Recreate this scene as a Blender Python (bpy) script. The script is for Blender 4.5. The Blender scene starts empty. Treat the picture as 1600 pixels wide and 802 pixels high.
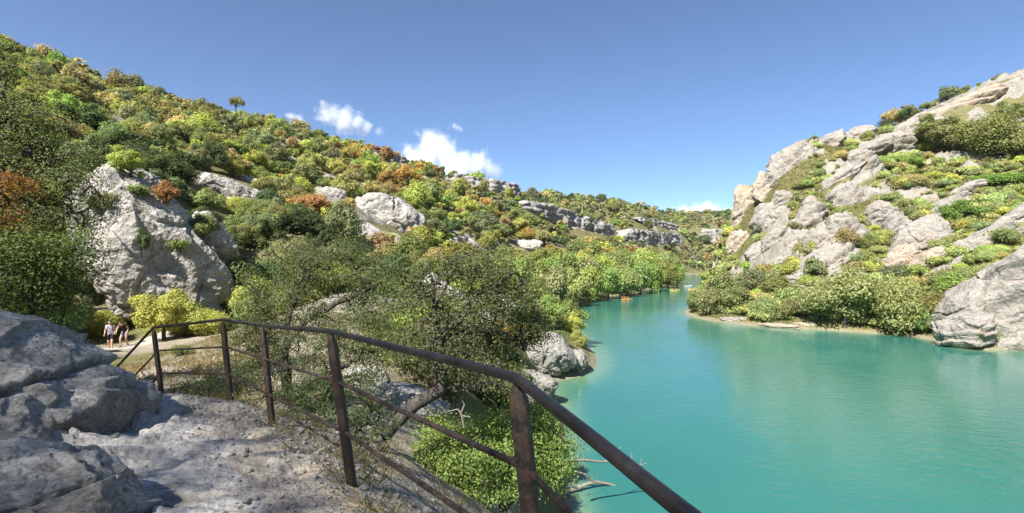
import bpy, bmesh, math, random
import numpy as np
from mathutils import Vector, Matrix

C = bpy.context.scene
COL = C.collection
R = math.radians
# ------------------------------------------------------------------ camera, sky, sun, exposure
F, CX, CY = 800.0, 800.0, 401.0            # the photograph is 1600 x 802
WATER = -12.0
cam_d = bpy.data.cameras.new('camera'); cam = bpy.data.objects.new('camera', cam_d); COL.objects.link(cam)
cam.location = (0, 0, 0); cam.rotation_euler = (R(90), 0, 0)
cam_d.sensor_width = 36; cam_d.lens = 18; cam_d.clip_start = 0.05; cam_d.clip_end = 20000
C.camera = cam
SUN_DIR = Vector((-0.50, -0.70, 0.0)).normalized()
SUN_EL = R(46)
SUN_AZ = math.atan2(SUN_DIR.x, SUN_DIR.y)    # clockwise from +Y
w = bpy.data.worlds.new('World'); C.world = w; w.use_nodes = True
nt = w.node_tree; bg = nt.nodes['Background']
sky = nt.nodes.new('ShaderNodeTexSky'); sky.sky_type = 'NISHITA'; sky.sun_disc = False
sky.sun_elevation = SUN_EL; sky.sun_rotation = SUN_AZ
sky.altitude = 600; sky.air_density = 0.75; sky.dust_density = 0.0; sky.ozone_density = 6.5
nt.links.new(sky.outputs[0], bg.inputs[0]); bg.inputs[1].default_value = 0.071
sd = bpy.data.lights.new('sun', 'SUN'); sun = bpy.data.objects.new('sun', sd); COL.objects.link(sun)
sd.energy = 4.8; sd.angle = R(0.55); sd.color = (1.0, 0.955, 0.88)
sv = Vector((SUN_DIR.x*math.cos(SUN_EL), SUN_DIR.y*math.cos(SUN_EL), math.sin(SUN_EL)))
sun.rotation_euler = sv.to_track_quat('Z', 'Y').to_euler()
C.view_settings.view_transform = 'Standard'; C.view_settings.look = 'None'
C.view_settings.exposure = 1.32; C.view_settings.gamma = 1.0; C.view_settings.use_curve_mapping = False
C.render.engine = 'CYCLES'
C.cycles.use_denoising = True
C.cycles.max_bounces = 8; C.cycles.diffuse_bounces = 3; C.cycles.glossy_bounces = 2
C.cycles.transmission_bounces = 3; C.cycles.transparent_max_bounces = 4; C.cycles.volume_bounces = 6
C.cycles.caustics_reflective = False; C.cycles.caustics_refractive = False

rng = np.random.default_rng(7)
random.seed(7)

# ------------------------------------------------------------------ noise
def _hash(ix, iy, iz, seed):
    h = (ix.astype(np.uint32)*np.uint32(374761393) + iy.astype(np.uint32)*np.uint32(668265263)
         + iz.astype(np.uint32)*np.uint32(2147483647 & 0x4B1D3A7F) + np.uint32((seed*2654435761) & 0xFFFFFFFF))
    h ^= h >> np.uint32(13); h *= np.uint32(1274126177); h ^= h >> np.uint32(16); h *= np.uint32(2246822519); h ^= h >> np.uint32(13)
    return h
def noise(p, scale=1.0, seed=0):
    """gradient noise, about -1..1; p (N,3)"""
    q = np.asarray(p, float)/scale
    i = np.floor(q).astype(np.int64); f = q - i
    u = f*f*f*(f*(f*6-15)+10)
    res = np.zeros(len(q))
    for dx in (0, 1):
        wx = u[:, 0] if dx else 1-u[:, 0]
        for dy in (0, 1):
            wy = u[:, 1] if dy else 1-u[:, 1]
            for dz in (0, 1):
                wz = u[:, 2] if dz else 1-u[:, 2]
                h = _hash(i[:, 0]+dx, i[:, 1]+dy, i[:, 2]+dz, seed)
                gx = (h & np.uint32(1023)).astype(float)/511.5-1
                gy = ((h >> np.uint32(10)) & np.uint32(1023)).astype(float)/511.5-1
                gz = ((h >> np.uint32(20)) & np.uint32(1023)).astype(float)/511.5-1
                res += wx*wy*wz*(gx*(f[:, 0]-dx)+gy*(f[:, 1]-dy)+gz*(f[:, 2]-dz))
    return res*1.25
def fbm(p, scale, octs=4, seed=0, gain=0.5):
    a, s, r = 1.0, scale, 0
    for k in range(octs):
        r = r + a*noise(p, s, seed+k*17); a *= gain; s *= 0.5
    return r
def ridged(p, scale, octs=4, seed=0, gain=0.5):
    a, s, r = 1.0, scale, 0
    for k in range(octs):
        r = r + a*(1-2*np.abs(noise(p, s, seed+k*13))); a *= gain; s *= 0.5
    return r
def worley(p, scale, seed=0):
    """F1, F2 and a random value of the nearest cell"""
    q = np.asarray(p, float)/scale
    i = np.floor(q).astype(np.int64)
    f1 = np.full(len(q), 9.0); f2 = np.full(len(q), 9.0); cid = np.zeros(len(q))
    for dx in (-1, 0, 1):
        for dy in (-1, 0, 1):
            for dz in (-1, 0, 1):
                c = i + np.array((dx, dy, dz))
                h = _hash(c[:, 0], c[:, 1], c[:, 2], seed)
                pt = c + np.stack([(h & np.uint32(1023))/1023., ((h >> np.uint32(10)) & np.uint32(1023))/1023., ((h >> np.uint32(20)) & np.uint32(1023))/1023.], 1)
                d = np.sqrt(((q-pt)**2).sum(1))
                near = d < f1
                f2 = np.where(near, f1, np.minimum(f2, d)); cid = np.where(near, (h >> np.uint32(5) & np.uint32(4095))/4095., cid)
                f1 = np.where(near, d, f1)
    return f1, f2, cid
def sstep(a, b, x):
    t = np.clip((x-a)/(b-a), 0, 1); return t*t*(3-2*t)

# ------------------------------------------------------------------ materials
class N:
    """small node-graph helper"""
    def __init__(s, name):
        s.m = bpy.data.materials.new(name); s.m.use_nodes = True; s.t = s.m.node_tree; s.t.nodes.clear()
        s.out = s.t.nodes.new('ShaderNodeOutputMaterial')
    def n(s, typ, **kw):
        nd = s.t.nodes.new(typ)
        for k, v in kw.items():
            if hasattr(nd, k): setattr(nd, k, v)
        return nd
    def l(s, a, b): s.t.links.new(a, b)
    def val(s, sock, v):
        if hasattr(v, 'is_output') or isinstance(v, bpy.types.NodeSocket): s.l(v, sock)
        else: sock.default_value = v
    def noise(s, vec, scale, detail=4, rough=0.55, dist=0.0):
        nd = s.n('ShaderNodeTexNoise'); s.l(vec, nd.inputs['Vector']); nd.inputs['Scale'].default_value = scale
        nd.inputs['Detail'].default_value = detail; nd.inputs['Roughness'].default_value = rough; nd.inputs['Distortion'].default_value = dist
        return nd.outputs[0]
    def ramp(s, fac, stops, interp='LINEAR'):
        nd = s.n('ShaderNodeValToRGB'); s.l(fac, nd.inputs[0]); e = nd.color_ramp.elements; nd.color_ramp.interpolation = interp
        while len(e) < len(stops): e.new(0.5)
        for q, (p, c) in zip(e, stops):
            q.position = p; q.color = (c, c, c, 1) if isinstance(c, (int, float)) else (*c, 1)
        return nd.outputs[0]
    def mix(s, fac, a, b, mode='MIX'):
        nd = s.n('ShaderNodeMix', data_type='RGBA', blend_type=mode)
        s.val(nd.inputs[0], fac)
        for sk, v in ((nd.inputs[6], a), (nd.inputs[7], b)):
            if isinstance(v, tuple): sk.default_value = (*v, 1) if len(v) == 3 else v
            else: s.val(sk, v)
        return nd.outputs[2]
    def math(s, op, a, b=0.0):
        nd = s.n('ShaderNodeMath', operation=op); s.val(nd.inputs[0], a); s.val(nd.inputs[1], b); return nd.outputs[0]
    def bsdf(s, col, rough=0.8, spec=0.3, normal=None, metal=0.0):
        b = s.n('ShaderNodeBsdfPrincipled')
        if isinstance(col, tuple): b.inputs['Base Color'].default_value = (*col, 1)
        else: s.l(col, b.inputs['Base Color'])
        s.val(b.inputs['Roughness'], rough); s.val(b.inputs['Specular IOR Level'], spec); b.inputs['Metallic'].default_value = metal
        if normal is not None: s.l(normal, b.inputs['Normal'])
        return b
    def bump(s, h, strength=0.5, dist=0.1, normal=None):
        nd = s.n('ShaderNodeBump'); s.l(h, nd.inputs['Height']); nd.inputs['Strength'].default_value = strength; nd.inputs['Distance'].default_value = dist
        if normal is not None: s.l(normal, nd.inputs['Normal'])
        return nd.outputs[0]
    def done(s, sh): s.l(sh, s.out.inputs['Surface']); return s.m
    def pos(s): return s.n('ShaderNodeNewGeometry').outputs['Position']
    def obj(s): return s.n('ShaderNodeTexCoord').outputs['Object']
    def mapping(s, vec, scale=(1, 1, 1), rot=(0, 0, 0)):
        nd = s.n('ShaderNodeMapping'); s.l(vec, nd.inputs['Vector']); nd.inputs['Scale'].default_value = scale; nd.inputs['Rotation'].default_value = rot
        return nd.outputs[0]
    def attr(s, name):
        return s.n('ShaderNodeAttribute', attribute_name=name)

def rock_color(k, vec, sc, light=(0.50, 0.475, 0.43), ochre=0.35, dark=0.6, patch=0.0, grit=0.0):
    """weathered limestone: pale grey, darker lichen, ochre stains, thin cracks; returns colour and height"""
    big = k.noise(vec, 0.28*sc, 5, 0.6, 0.6)
    med = k.noise(vec, 1.6*sc, 6, 0.65)
    fine = k.noise(vec, 9*sc, 5, 0.7)
    streak = k.noise(k.mapping(vec, (2.2*sc, 2.2*sc, 0.35*sc)), 1.0, 5, 0.6, 1.0)
    c = k.mix(k.ramp(med, [(0.33, 0.0), (0.62, 1.0)]), tuple(v*0.66 for v in light), light)
    c = k.mix(k.math('MULTIPLY', k.ramp(streak, [(0.50, 0.0), (0.68, 1.0)]), dark), c, (0.17, 0.17, 0.165))
    c = k.mix(k.math('MULTIPLY', k.ramp(big, [(0.55, 0.0), (0.70, 1.0)]), ochre), c, (0.42, 0.27, 0.15))
    if patch:
        pn = k.noise(vec, 0.62*sc, 7, 0.68, 0.8); c = k.mix(k.math('MULTIPLY', k.ramp(pn, [(0.47, 0.0), (0.57, 1.0)]), patch), c, (0.225, 0.205, 0.165))
    c = k.mix(k.ramp(fine, [(0.32, 0.75), (0.50, 0.0)]), c, (0.13, 0.125, 0.11))
    vo = k.n('ShaderNodeTexVoronoi', feature='DISTANCE_TO_EDGE')
    wv = k.n('ShaderNodeMix', data_type='VECTOR'); wv.inputs[0].default_value = 0.5
    nz = k.n('ShaderNodeTexNoise'); k.l(vec, nz.inputs['Vector']); nz.inputs['Scale'].default_value = 0.8*sc; nz.inputs['Detail'].default_value = 3
    k.l(vec, wv.inputs[4]); k.l(nz.outputs[1], wv.inputs[5])
    k.l(wv.outputs[1], vo.inputs['Vector']); vo.inputs['Scale'].default_value = 1.1*sc
    pv_ = k.n('ShaderNodeTexVoronoi', feature='F1'); k.l(vec, pv_.inputs['Vector']); pv_.inputs['Scale'].default_value = 6.5*sc
    pit = k.math('MULTIPLY', k.ramp(pv_.outputs['Distance'], [(0.10, 1.0), (0.30, 0.0)]), k.ramp(med, [(0.46, 0.0), (0.58, 1.0)]))
    c = k.mix(k.math('MULTIPLY', pit, 0.7), c, (0.10, 0.09, 0.075))
    crack = k.ramp(vo.outputs['Distance'], [(0.0, 0.0), (0.035, 1.0)])
    cm = k.math('MULTIPLY', k.math('SUBTRACT', 1.0, crack), k.ramp(big, [(0.46, 0.0), (0.62, 0.3)]))
    c = k.mix(cm, c, (0.10, 0.095, 0.085))
    if grit:
        g1 = k.noise(k.mapping(vec, (1.0, 1.0, 2.2), (0.25, 0.15, 0.6)), 17*sc, 6, 0.75, 0.5); g2 = k.noise(k.mapping(vec, (0.35, 1.4, 1.0), (0, 0.1, 0.5)), 7*sc, 5, 0.7, 0.8)
        c = k.mix(k.math('MULTIPLY', k.ramp(g2, [(0.36, 1.0), (0.50, 0.0)]), grit), c, (0.15, 0.14, 0.125))
        c = k.mix(k.math('MULTIPLY', k.ramp(g1, [(0.34, 1.0), (0.48, 0.0)]), grit), c, (0.12, 0.11, 0.095))
        fine = k.math('ADD', k.math('MULTIPLY', g1, 0.9), k.math('MULTIPLY', g2, 1.3))
    h = k.math('ADD', k.math('MULTIPLY', med, 0.6), k.math('ADD', k.math('MULTIPLY', fine, 0.30), k.math('SUBTRACT', k.math('MULTIPLY', crack, 0.12), k.math('MULTIPLY', pit, 0.25))))
    return c, h
def rock_mat(name, sc, **kw):
    k = N(name); v = k.obj(); c, h = rock_color(k, v, sc, **kw)
    return k.done(k.bsdf(c, 0.9, 0.2, k.bump(h, 0.9, 0.40/sc)).outputs[0])
ROCK_NEAR = rock_mat('limestone_near', 2.6, light=(0.74, 0.715, 0.66), ochre=0.25, dark=0.45, patch=0.5, grit=0.5)
ROCK_MID = rock_mat('limestone_mid', 0.7, light=(0.57, 0.54, 0.49), ochre=0.3, patch=0.4)
ROCK_SUN = rock_mat('limestone_cliff', 0.55, light=(0.41, 0.375, 0.33), ochre=0.5, dark=0.55)
ROCK_OCHRE = rock_mat('limestone_ochre', 0.5, light=(0.50, 0.42, 0.33), ochre=0.85, dark=0.4)
ROCK_FAR = rock_mat('limestone_far', 0.16, light=(0.46, 0.44, 0.41), ochre=0.3)

def foliage_mat(name, attr=None):
    k = N(name); g = k.n('ShaderNodeNewGeometry')
    src = k.attr(attr).outputs['Color'] if attr else k.n('ShaderNodeObjectInfo').outputs['Color']
    hs = k.n('ShaderNodeHueSaturation'); k.l(src, hs.inputs['Color'])
    rnd = g.outputs['Random Per Island']
    k.l(k.math('ADD', 0.485, k.math('MULTIPLY', rnd, 0.03)), hs.inputs['Hue'])
    k.l(k.math('ADD', 0.62, k.math('MULTIPLY', k.math('FRACT', k.math('MULTIPLY', rnd, 7.31)), 0.76)), hs.inputs['Value'])
    col = hs.outputs['Color']
    b = k.bsdf(col, 0.6, 0.25)
    t = k.n('ShaderNodeBsdfTranslucent'); k.l(k.mix(1.0, col, (1.25, 1.2, 0.6), 'MULTIPLY'), t.inputs['Color'])
    mx = k.n('ShaderNodeMixShader'); mx.inputs[0].default_value = 0.45
    k.l(b.outputs[0], mx.inputs[1]); k.l(t.outputs[0], mx.inputs[2])
    return k.done(mx.outputs[0])
LEAF = foliage_mat('foliage')
LEAF_MASS = foliage_mat('foliage_mass', 'tint')

def bark_mat(name, base, dark):
    k = N(name); v = k.obj()
    n1 = k.noise(k.mapping(v, (9, 9, 2.2)), 1.5, 6, 0.65, 0.6)
    c = k.mix(k.ramp(n1, [(0.35, 0.0), (0.65, 1.0)]), dark, base)
    return k.done(k.bsdf(c, 0.9, 0.15, k.bump(n1, 0.8, 0.04)).outputs[0])
BARK = bark_mat('bark', (0.13, 0.115, 0.10), (0.035, 0.03, 0.026))
BARK_PALE = bark_mat('bark_silvery', (0.26, 0.24, 0.215), (0.05, 0.045, 0.04))
DEADWOOD = bark_mat('bleached_wood', (0.34, 0.31, 0.265), (0.15, 0.13, 0.11))

def plain(name, col, rough=0.7, spec=0.3, var=0.15, sc=8.0):
    k = N(name); n1 = k.noise(k.obj(), sc, 4)
    c = k.mix(k.ramp(n1, [(0.3, 0.0), (0.7, 1.0)]), tuple(v*(1-var) for v in col), tuple(min(1, v*(1+var)) for v in col))
    return k.done(k.bsdf(c, rough, spec).outputs[0])

# terrain: soil, dry grass and herbs, bare limestone where the 'rock' attribute says so
k = N('hillside_ground'); v = k.pos()
n1 = k.noise(v, 0.22, 6, 0.65); n2 = k.noise(v, 1.7, 6, 0.7); n3 = k.noise(v, 11.0, 4, 0.7)
gc = k.mix(k.ramp(n1, [(0.38, 0.0), (0.62, 1.0)]), (0.165, 0.165, 0.060), (0.27, 0.215, 0.115))
gc = k.mix(k.ramp(n2, [(0.40, 0.0), (0.60, 0.7)]), gc, (0.12, 0.145, 0.05))
gc = k.mix(k.ramp(n3, [(0.38, 0.55), (0.56, 0.0)]), gc, (0.06, 0.05, 0.03))
dirt = k.mix(k.ramp(n2, [(0.35, 0.0), (0.62, 1.0)]), (0.28, 0.225, 0.16), (0.44, 0.40, 0.335))
dirt = k.mix(k.ramp(n3, [(0.34, 0.6), (0.5, 0.0)]), dirt, (0.11, 0.09, 0.065))
gc = k.mix(k.attr('dirt').outputs['Fac'], gc, dirt)
rc, rh = rock_color(k, v, 0.6, light=(0.37, 0.345, 0.30), ochre=0.5, dark=0.6, patch=0.45)
ra = k.math('ADD', k.attr('rock').outputs['Fac'], k.math('MULTIPLY', k.math('SUBTRACT', n2, 0.5), 0.9))
rf = k.ramp(ra, [(0.44, 0.0), (0.56, 1.0)])
hh = k.math('ADD', k.math('MULTIPLY', n3, 0.25), k.math('ADD', k.math('MULTIPLY', n2, 0.5), k.math('MULTIPLY', rh, 0.8)))
GROUND = k.done(k.bsdf(k.mix(rf, gc, rc), 0.95, 0.12, k.bump(hh, 0.8, 0.4)).outputs[0])

k = N('path_rock'); v = k.pos()
c, h = rock_color(k, v, 2.2, light=(0.75, 0.71, 0.65), ochre=0.12, dark=0.2, grit=0.45)
n1 = k.noise(v, 2.6, 6, 0.65); n2 = k.noise(v, 14, 5, 0.75); n3 = k.noise(v, 60, 3, 0.6)
soil = k.mix(k.ramp(n2, [(0.36, 0.0), (0.64, 1.0)]), (0.29, 0.25, 0.205), (0.49, 0.45, 0.395))
soil = k.mix(k.ramp(n3, [(0.36, 0.6), (0.5, 0.0)]), soil, (0.10, 0.085, 0.07))
so = k.math('ADD', k.attr('soil').outputs['Fac'], k.math('MULTIPLY', k.math('SUBTRACT', n1, 0.5), 0.7))
sf = k.ramp(so, [(0.42, 0.0), (0.60, 1.0)])
hb = k.math('ADD', h, k.math('ADD', k.math('MULTIPLY', n2, 0.35), k.math('MULTIPLY', n3, 0.12)))
PATH = k.done(k.bsdf(k.mix(sf, c, soil), 0.85, 0.2, k.bump(hb, 0.9, 0.07)).outputs[0])

k = N('river_water'); v = k.pos()
sh = k.attr('shallow').outputs['Fac']
dn = k.noise(v, 0.03, 3, 0.5)
wc = k.mix(k.ramp(dn, [(0.35, 0.0), (0.65, 1.0)]), (0.026, 0.138, 0.116), (0.044, 0.180, 0.134))
wc = k.mix(sh, wc, (0.15, 0.24, 0.13))
wv1 = k.noise(k.mapping(v, (1.0, 1.35, 1), (0, 0, R(25))), 1.1, 3, 0.55, 0.4)
wv2 = k.noise(v, 4.2, 2, 0.5)
wv3 = k.noise(v, 0.12, 2, 0.5)
wh = k.math('MULTIPLY', k.math('ADD', k.math('MULTIPLY', wv1, 1.0), k.math('MULTIPLY', wv2, 0.22)), k.ramp(wv3, [(0.3, 0.45), (0.7, 1.0)]))
b = k.bsdf(wc, 0.07, 0.5, k.bump(wh, 0.32, 0.2)); b.inputs['IOR'].default_value = 1.33
WATERM = k.done(b.outputs[0])

k = N('rusted_paint'); v = k.obj()
n1 = k.noise(v, 14, 6, 0.7); n2 = k.noise(v, 70, 4, 0.7)
c = k.mix(k.ramp(n1, [(0.44, 0.0), (0.60, 1.0)]), (0.020, 0.016, 0.014), (0.055, 0.031, 0.021))
c = k.mix(k.ramp(n2, [(0.5, 0.0), (0.72, 0.6)]), c, (0.10, 0.075, 0.055))
RUST = k.done(k.bsdf(c, k.ramp(n1, [(0.4, 0.42), (0.6, 0.85)]), 0.4, k.bump(n2, 0.35, 0.004)).outputs[0])
k = N('worn_handrail'); v = k.obj()
n1 = k.noise(v, 10, 6, 0.7); n2 = k.noise(v, 90, 4, 0.7)
c = k.mix(k.ramp(n1, [(0.42, 0.0), (0.66, 1.0)]), (0.012, 0.011, 0.011), (0.030, 0.024, 0.020))
RAILM = k.done(k.bsdf(c, k.ramp(n2, [(0.35, 0.36), (0.7, 0.6)]), 0.5, k.bump(n2, 0.25, 0.003)).outputs[0])

# ------------------------------------------------------------------ object helpers
def link(o, parent=None):
    COL.objects.link(o)
    if parent: o.parent = parent
    return o
def mesh_np(name, verts, faces, mat, smooth=False, attrs=None):
    """faces: (N,4) or (N,3) int array, or list of such arrays"""
    me = bpy.data.meshes.new(name)
    verts = np.ascontiguousarray(verts, dtype=np.float32)
    fl = faces if isinstance(faces, list) else [faces]
    fl = [np.asarray(f, dtype=np.int32) for f in fl if len(f)]
    nl = sum(f.size for f in fl); nf = sum(len(f) for f in fl)
    me.vertices.add(len(verts)); me.vertices.foreach_set('co', verts.ravel())
    me.loops.add(nl); me.loops.foreach_set('vertex_index', np.concatenate([f.ravel() for f in fl]))
    tot = np.concatenate([np.full(len(f), f.shape[1], np.int32) for f in fl])
    me.polygons.add(nf); me.polygons.foreach_set('loop_start', np.concatenate([[0], np.cumsum(tot)[:-1]]).astype(np.int32))
    if smooth: me.polygons.foreach_set('use_smooth', np.ones(nf, dtype=bool))
    me.update(calc_edges=True)
    if attrs:
        for nme, (typ, data) in attrs.items():
            a = me.attributes.new(nme, typ, 'POINT')
            if typ == 'FLOAT': a.data.foreach_set('value', np.ascontiguousarray(data, dtype=np.float32))
            else: a.data.foreach_set('color', np.ascontiguousarray(data, dtype=np.float32).ravel())
    if mat: me.materials.append(mat)
    me.validate()
    return me
def tag(o, label=None, cat=None, group=None, kind=None):
    if label: o['label'] = label
    if cat: o['category'] = cat
    if group: o['group'] = group
    if kind: o['kind'] = kind
    return o
def mobj(name, me, parent=None): return link(bpy.data.objects.new(name, me), parent)
def empty(name, loc=(0, 0, 0), rz=0.0):
    o = bpy.data.objects.new(name, None); COL.objects.link(o); o.location = loc; o.rotation_euler = (0, 0, rz)
    o.empty_display_size = 0.2
    return o
def at(px, py, d):
    """a point of the photograph at depth d (metres in front of the camera)"""
    return np.array([(px-CX)/F*d, d, (CY-py)/F*d])
def grid_faces(nr, nc, wrap=False):
    i = np.arange(nr-1)[:, None]*nc; j = np.arange(nc if wrap else nc-1)[None, :]; j2 = (j+1) % nc
    return np.stack([i+j, i+j2, i+nc+j2, i+nc+j], -1).reshape(-1, 4)

# ------------------------------------------------------------------ terrain
PTS = []
def P(px, py, d): PTS.append(tuple(at(px, py, d)))
def Wp(x, y, z): PTS.append((x, y, z))
# the trail and the slope by the railing
for q in [(0.0, 1.8, -1.45), (-1.2, 3.55, -1.55), (-2.6, 5.5, -1.78), (-3.5, 6.4, -1.84), (-5.2, 7.5, -2.1), (-6.6, 8.6, -2.9),
          (-1.2, 1.8, -1.42), (-2.2, 3.2, -1.5), (-3.4, 4.6, -1.62), (-1, 0, -1.5), (0.3, 0, -1.55), (-1.5, -2, -1.5), (-3, 0, -1.2), (-4, 2, -0.9), (-5, 4, -1.0),
          (-7, 5.5, -1.1), (-1.5, -6, -1.2), (0.6, -6, -1.6),
          (1.2, 1.4, -3.0), (0.9, 3.0, -3.3), (0.3, 4.5, -3.0), (-0.9, 5.6, -2.5), (-2.0, 7.2, -2.6), (-3.2, 8.2, -2.7), (-5.0, 9.6, -2.9),
          (2.6, 1, -5.5), (2.4, 4, -5.6), (1.4, 7, -5.0), (1.6, 11, -7.6), (2.3, 16, -10.4), (3.0, 22, -12.0), (3.0, 28, -12.3), (5, 1, -8), (5, 8, -10), (8, 2, -12.2), (7, -6, -9), (4.5, 14, -12.1),
          (-1.8, 8.2, -2.9), (-1.9, 15, -4.2), (-1.2, 11, -4.4), (0, 35, -8.5), (-1.5, 25, -6), (0.5, 20, -8.2)]: Wp(*q)
P(300, 590, 12); P(300, 560, 18); P(300, 528, 27); P(200, 560, 20); P(140, 536, 28); P(240, 519, 31); P(370, 491, 38); P(180, 531, 30); P(172, 534, 29); P(198, 529, 30.2); P(186, 536, 28); P(165, 537, 28.4); P(330, 500, 35)
P(450, 540, 18); P(500, 500, 26); P(420, 470, 44); P(550, 470, 35)
# rising ground left of and behind the camera
for q in [(-10, 2, 3.5), (-10, 6, 0.3), (-14, 0, 8), (-22, 2, 14), (-9, -6, 4.5), (-12, -7, 7), (-5.5, -7.5, 2), (-4, -11, 3), (-16, -10, 10), (-2, -9, 0.5), (-13, -3, 7), (-12, -14, 9), (-28, 10, 9), (-22, 17, 1), (-32, 24, 3), (-45, 25, 19), (-38, 36, 7), (-60, 58, 18),
          (-70, 20, 45), (-50, -30, 45), (-20, -30, 14), (-5, -20, 6), (-5, -40, 8), (10, -30, -6), (-100, 60, 50), (-110, 108, 43), (-200, 60, 75), (-200, -100, 80), (-12, 9, -0.8), (-14, 14, -2.8), (-10.5, 13, -3.1), (-16, 20.5, -4.2), (-17, 20, -4.2), (-21, 22, -2.5), (-24, 23, -1.5)]: Wp(*q)
P(120, 490, 34); P(180, 380, 40); P(270, 260, 62); P(330, 400, 44); P(200, 270, 46); P(100, 330, 45)
# left hill
P(100, 134, 112); P(250, 178, 132); P(368, 199, 152); P(450, 213, 168); P(550, 240, 188); P(650, 270, 214); P(740, 292, 238); P(800, 305, 252)
P(350, 330, 56); P(450, 400, 46); P(450, 330, 68); P(450, 260, 112); P(300, 230, 88); P(200, 190, 95); P(550, 350, 75); P(550, 300, 120)
P(650, 500, 30); P(650, 440, 48); P(650, 400, 66); P(650, 340, 118); P(680, 290, 175); P(560, 420, 52)
P(760, 450, 62); P(800, 478, 72); P(800, 425, 116); P(800, 385, 160); P(800, 345, 205)
P(830, 540, 50); P(860, 550, 52); P(860, 592, 49.5); P(905, 592, 50.5); P(845, 500, 78); P(868, 492, 106); P(868, 485, 116); P(930, 468, 144); P(1000, 458, 170); P(1066, 447, 212); P(1090, 437, 262); P(1092, 429, 345)
P(860, 440, 135); P(900, 428, 170); P(960, 420, 205); P(1030, 416, 245); P(900, 395, 225); P(900, 370, 270); P(900, 350, 325); P(900, 322, 420); P(830, 318, 400); P(760, 318, 380)
P(960, 329, 450); P(1010, 339, 480); P(1000, 400, 300); P(1000, 385, 350); P(1000, 362, 400); P(1060, 405, 400); P(1060, 358, 520); P(1100, 400, 520)
P(1100, 340, 760); P(1160, 335, 760); P(1060, 352, 640); P(1250, 340, 800); P(1110, 427, 420); P(1130, 405, 520); P(900, 330, 800); P(600, 300, 700); P(300, 250, 500); P(0, 150, 400); P(-400, 100, 400)
# right bank and hill
P(1066, 486, 113); P(1100, 501, 96.5); P(1200, 512, 87); P(1300, 516, 83.5); P(1400, 523, 78.5); P(1470, 532, 73); P(1540, 541, 68.5); P(1600, 547, 65.5); P(1700, 560, 60)
P(1110, 430, 332); P(1125, 424, 420); P(1118, 440, 245); P(1110, 452, 190)
P(1110, 470, 120); P(1150, 450, 122); P(1150, 412, 170); P(1145, 372, 166); P(1150, 333, 162); P(1205, 300, 139); P(1213, 268, 138); P(1250, 236, 137); P(1330, 222, 142); P(1440, 196, 152); P(1500, 160, 166); P(1600, 118, 172)
P(1230, 480, 92); P(1300, 440, 93); P(1250, 360, 114); P(1300, 330, 116); P(1350, 350, 104); P(1340, 280, 120); P(1400, 250, 124); P(1500, 300, 105); P(1600, 250, 112); P(1600, 400, 75); P(1450, 430, 84); P(1530, 480, 69); P(1600, 330, 90); P(1450, 360, 95); P(1560, 180, 150)
P(1180, 400, 124); P(1190, 350, 130)
for q in [(120, 80, 18), (100, 55, -6), (95, 48, -12.5), (140, 60, 10), (250, 150, 75), (330, 330, 70), (170, 240, 55), (140, 200, 30), (110, 190, 2), (140, 270, 2), (230, 330, 40), (170, 400, 0), (300, 500, 50), (200, 40, 30), (150, -60, -3), (120, 0, -13)]: Wp(*q)
# river bed
for px_, py_, d_ in [(1078, 442, 235), (1084, 441, 255), (1092, 438, 275), (1095, 435, 300), (1099, 432, 330), (1086, 447, 215), (1083, 452, 190)]: PTS.append((at(px_, py_, d_)[0], d_, -15.5))
for q in [(12, 30, -15), (16, 45, -16), (22, 60, -16), (40, 45, -16), (60, 40, -15), (25, 80, -16), (45, 65, -15.5), (25, 100, -16), (35, 120, -16), (58, 160, -15.5), (85, 215, -15), (112, 280, -14.5), (124, 335, -14), (145, 400, -14), (60, 10, -16), (30, 10, -16), (20, -20, -16), (60, -60, -16), (15, 5, -15)]: Wp(*q)
PTS = np.array(PTS)
def emb(x, y):
    r = np.hypot(x, y); th = np.arctan2(x, y)
    return np.stack([np.cos(th)*1.3, np.sin(th)*1.3, np.log(r+1.5)*0.75], -1), r
_e, _r = emb(PTS[:, 0], PTS[:, 1])
def _ker(a, b): return np.sqrt(((a[:, None]-b[None])**2).sum(-1)+0.05**2)
_A = _ker(_e, _e) - 0.0; _n = len(_e)
_M = np.zeros((_n+1, _n+1)); _M[:_n, :_n] = _A - np.eye(_n)*0.004; _M[:_n, _n] = 1; _M[_n, :_n] = 1
_w = np.linalg.solve(_M, np.append(PTS[:, 2]/(_r+2), 0))
def base_exact(x, y):
    x = np.asarray(x, float).ravel(); y = np.asarray(y, float).ravel(); z = np.empty(len(x))
    for s in range(0, len(x), 40000):
        e, r = emb(x[s:s+40000], y[s:s+40000]); z[s:s+40000] = (_ker(e, _e)@_w[:_n]+_w[_n])*(r+2)
    return z
# the same surface tabulated over bearing and log distance (quick to look up)
_nt, _nr = 900, 420; _l0, _l1 = math.log(0.25+1.5), math.log(1600+1.5)
_tg = np.linspace(-np.pi, np.pi, _nt+1); _lg = np.linspace(_l0, _l1, _nr); _rg_ = np.exp(_lg)-1.5
_TT, _RR = np.meshgrid(_tg, _rg_, indexing='ij')
_TAB = (base_exact((_RR*np.sin(_TT)).ravel(), (_RR*np.cos(_TT)).ravel())/(_RR.ravel()+2)).reshape(_nt+1, _nr)
def base_z(x, y):
    x = np.asarray(x, float).ravel(); y = np.asarray(y, float).ravel(); r = np.hypot(x, y)
    a = np.clip((np.arctan2(x, y)+np.pi)/(2*np.pi)*_nt, 0, _nt-1e-6); b_ = np.clip((np.log(r+1.5)-_l0)/(_l1-_l0)*(_nr-1), 0, _nr-1-1e-6)
    i = a.astype(int); j = b_.astype(int); fa_ = a-i; fb_ = b_-j
    return (_TAB[i, j]*(1-fa_)*(1-fb_)+_TAB[i+1, j]*fa_*(1-fb_)+_TAB[i, j+1]*(1-fa_)*fb_+_TAB[i+1, j+1]*fa_*fb_)*(r+2)
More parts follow.
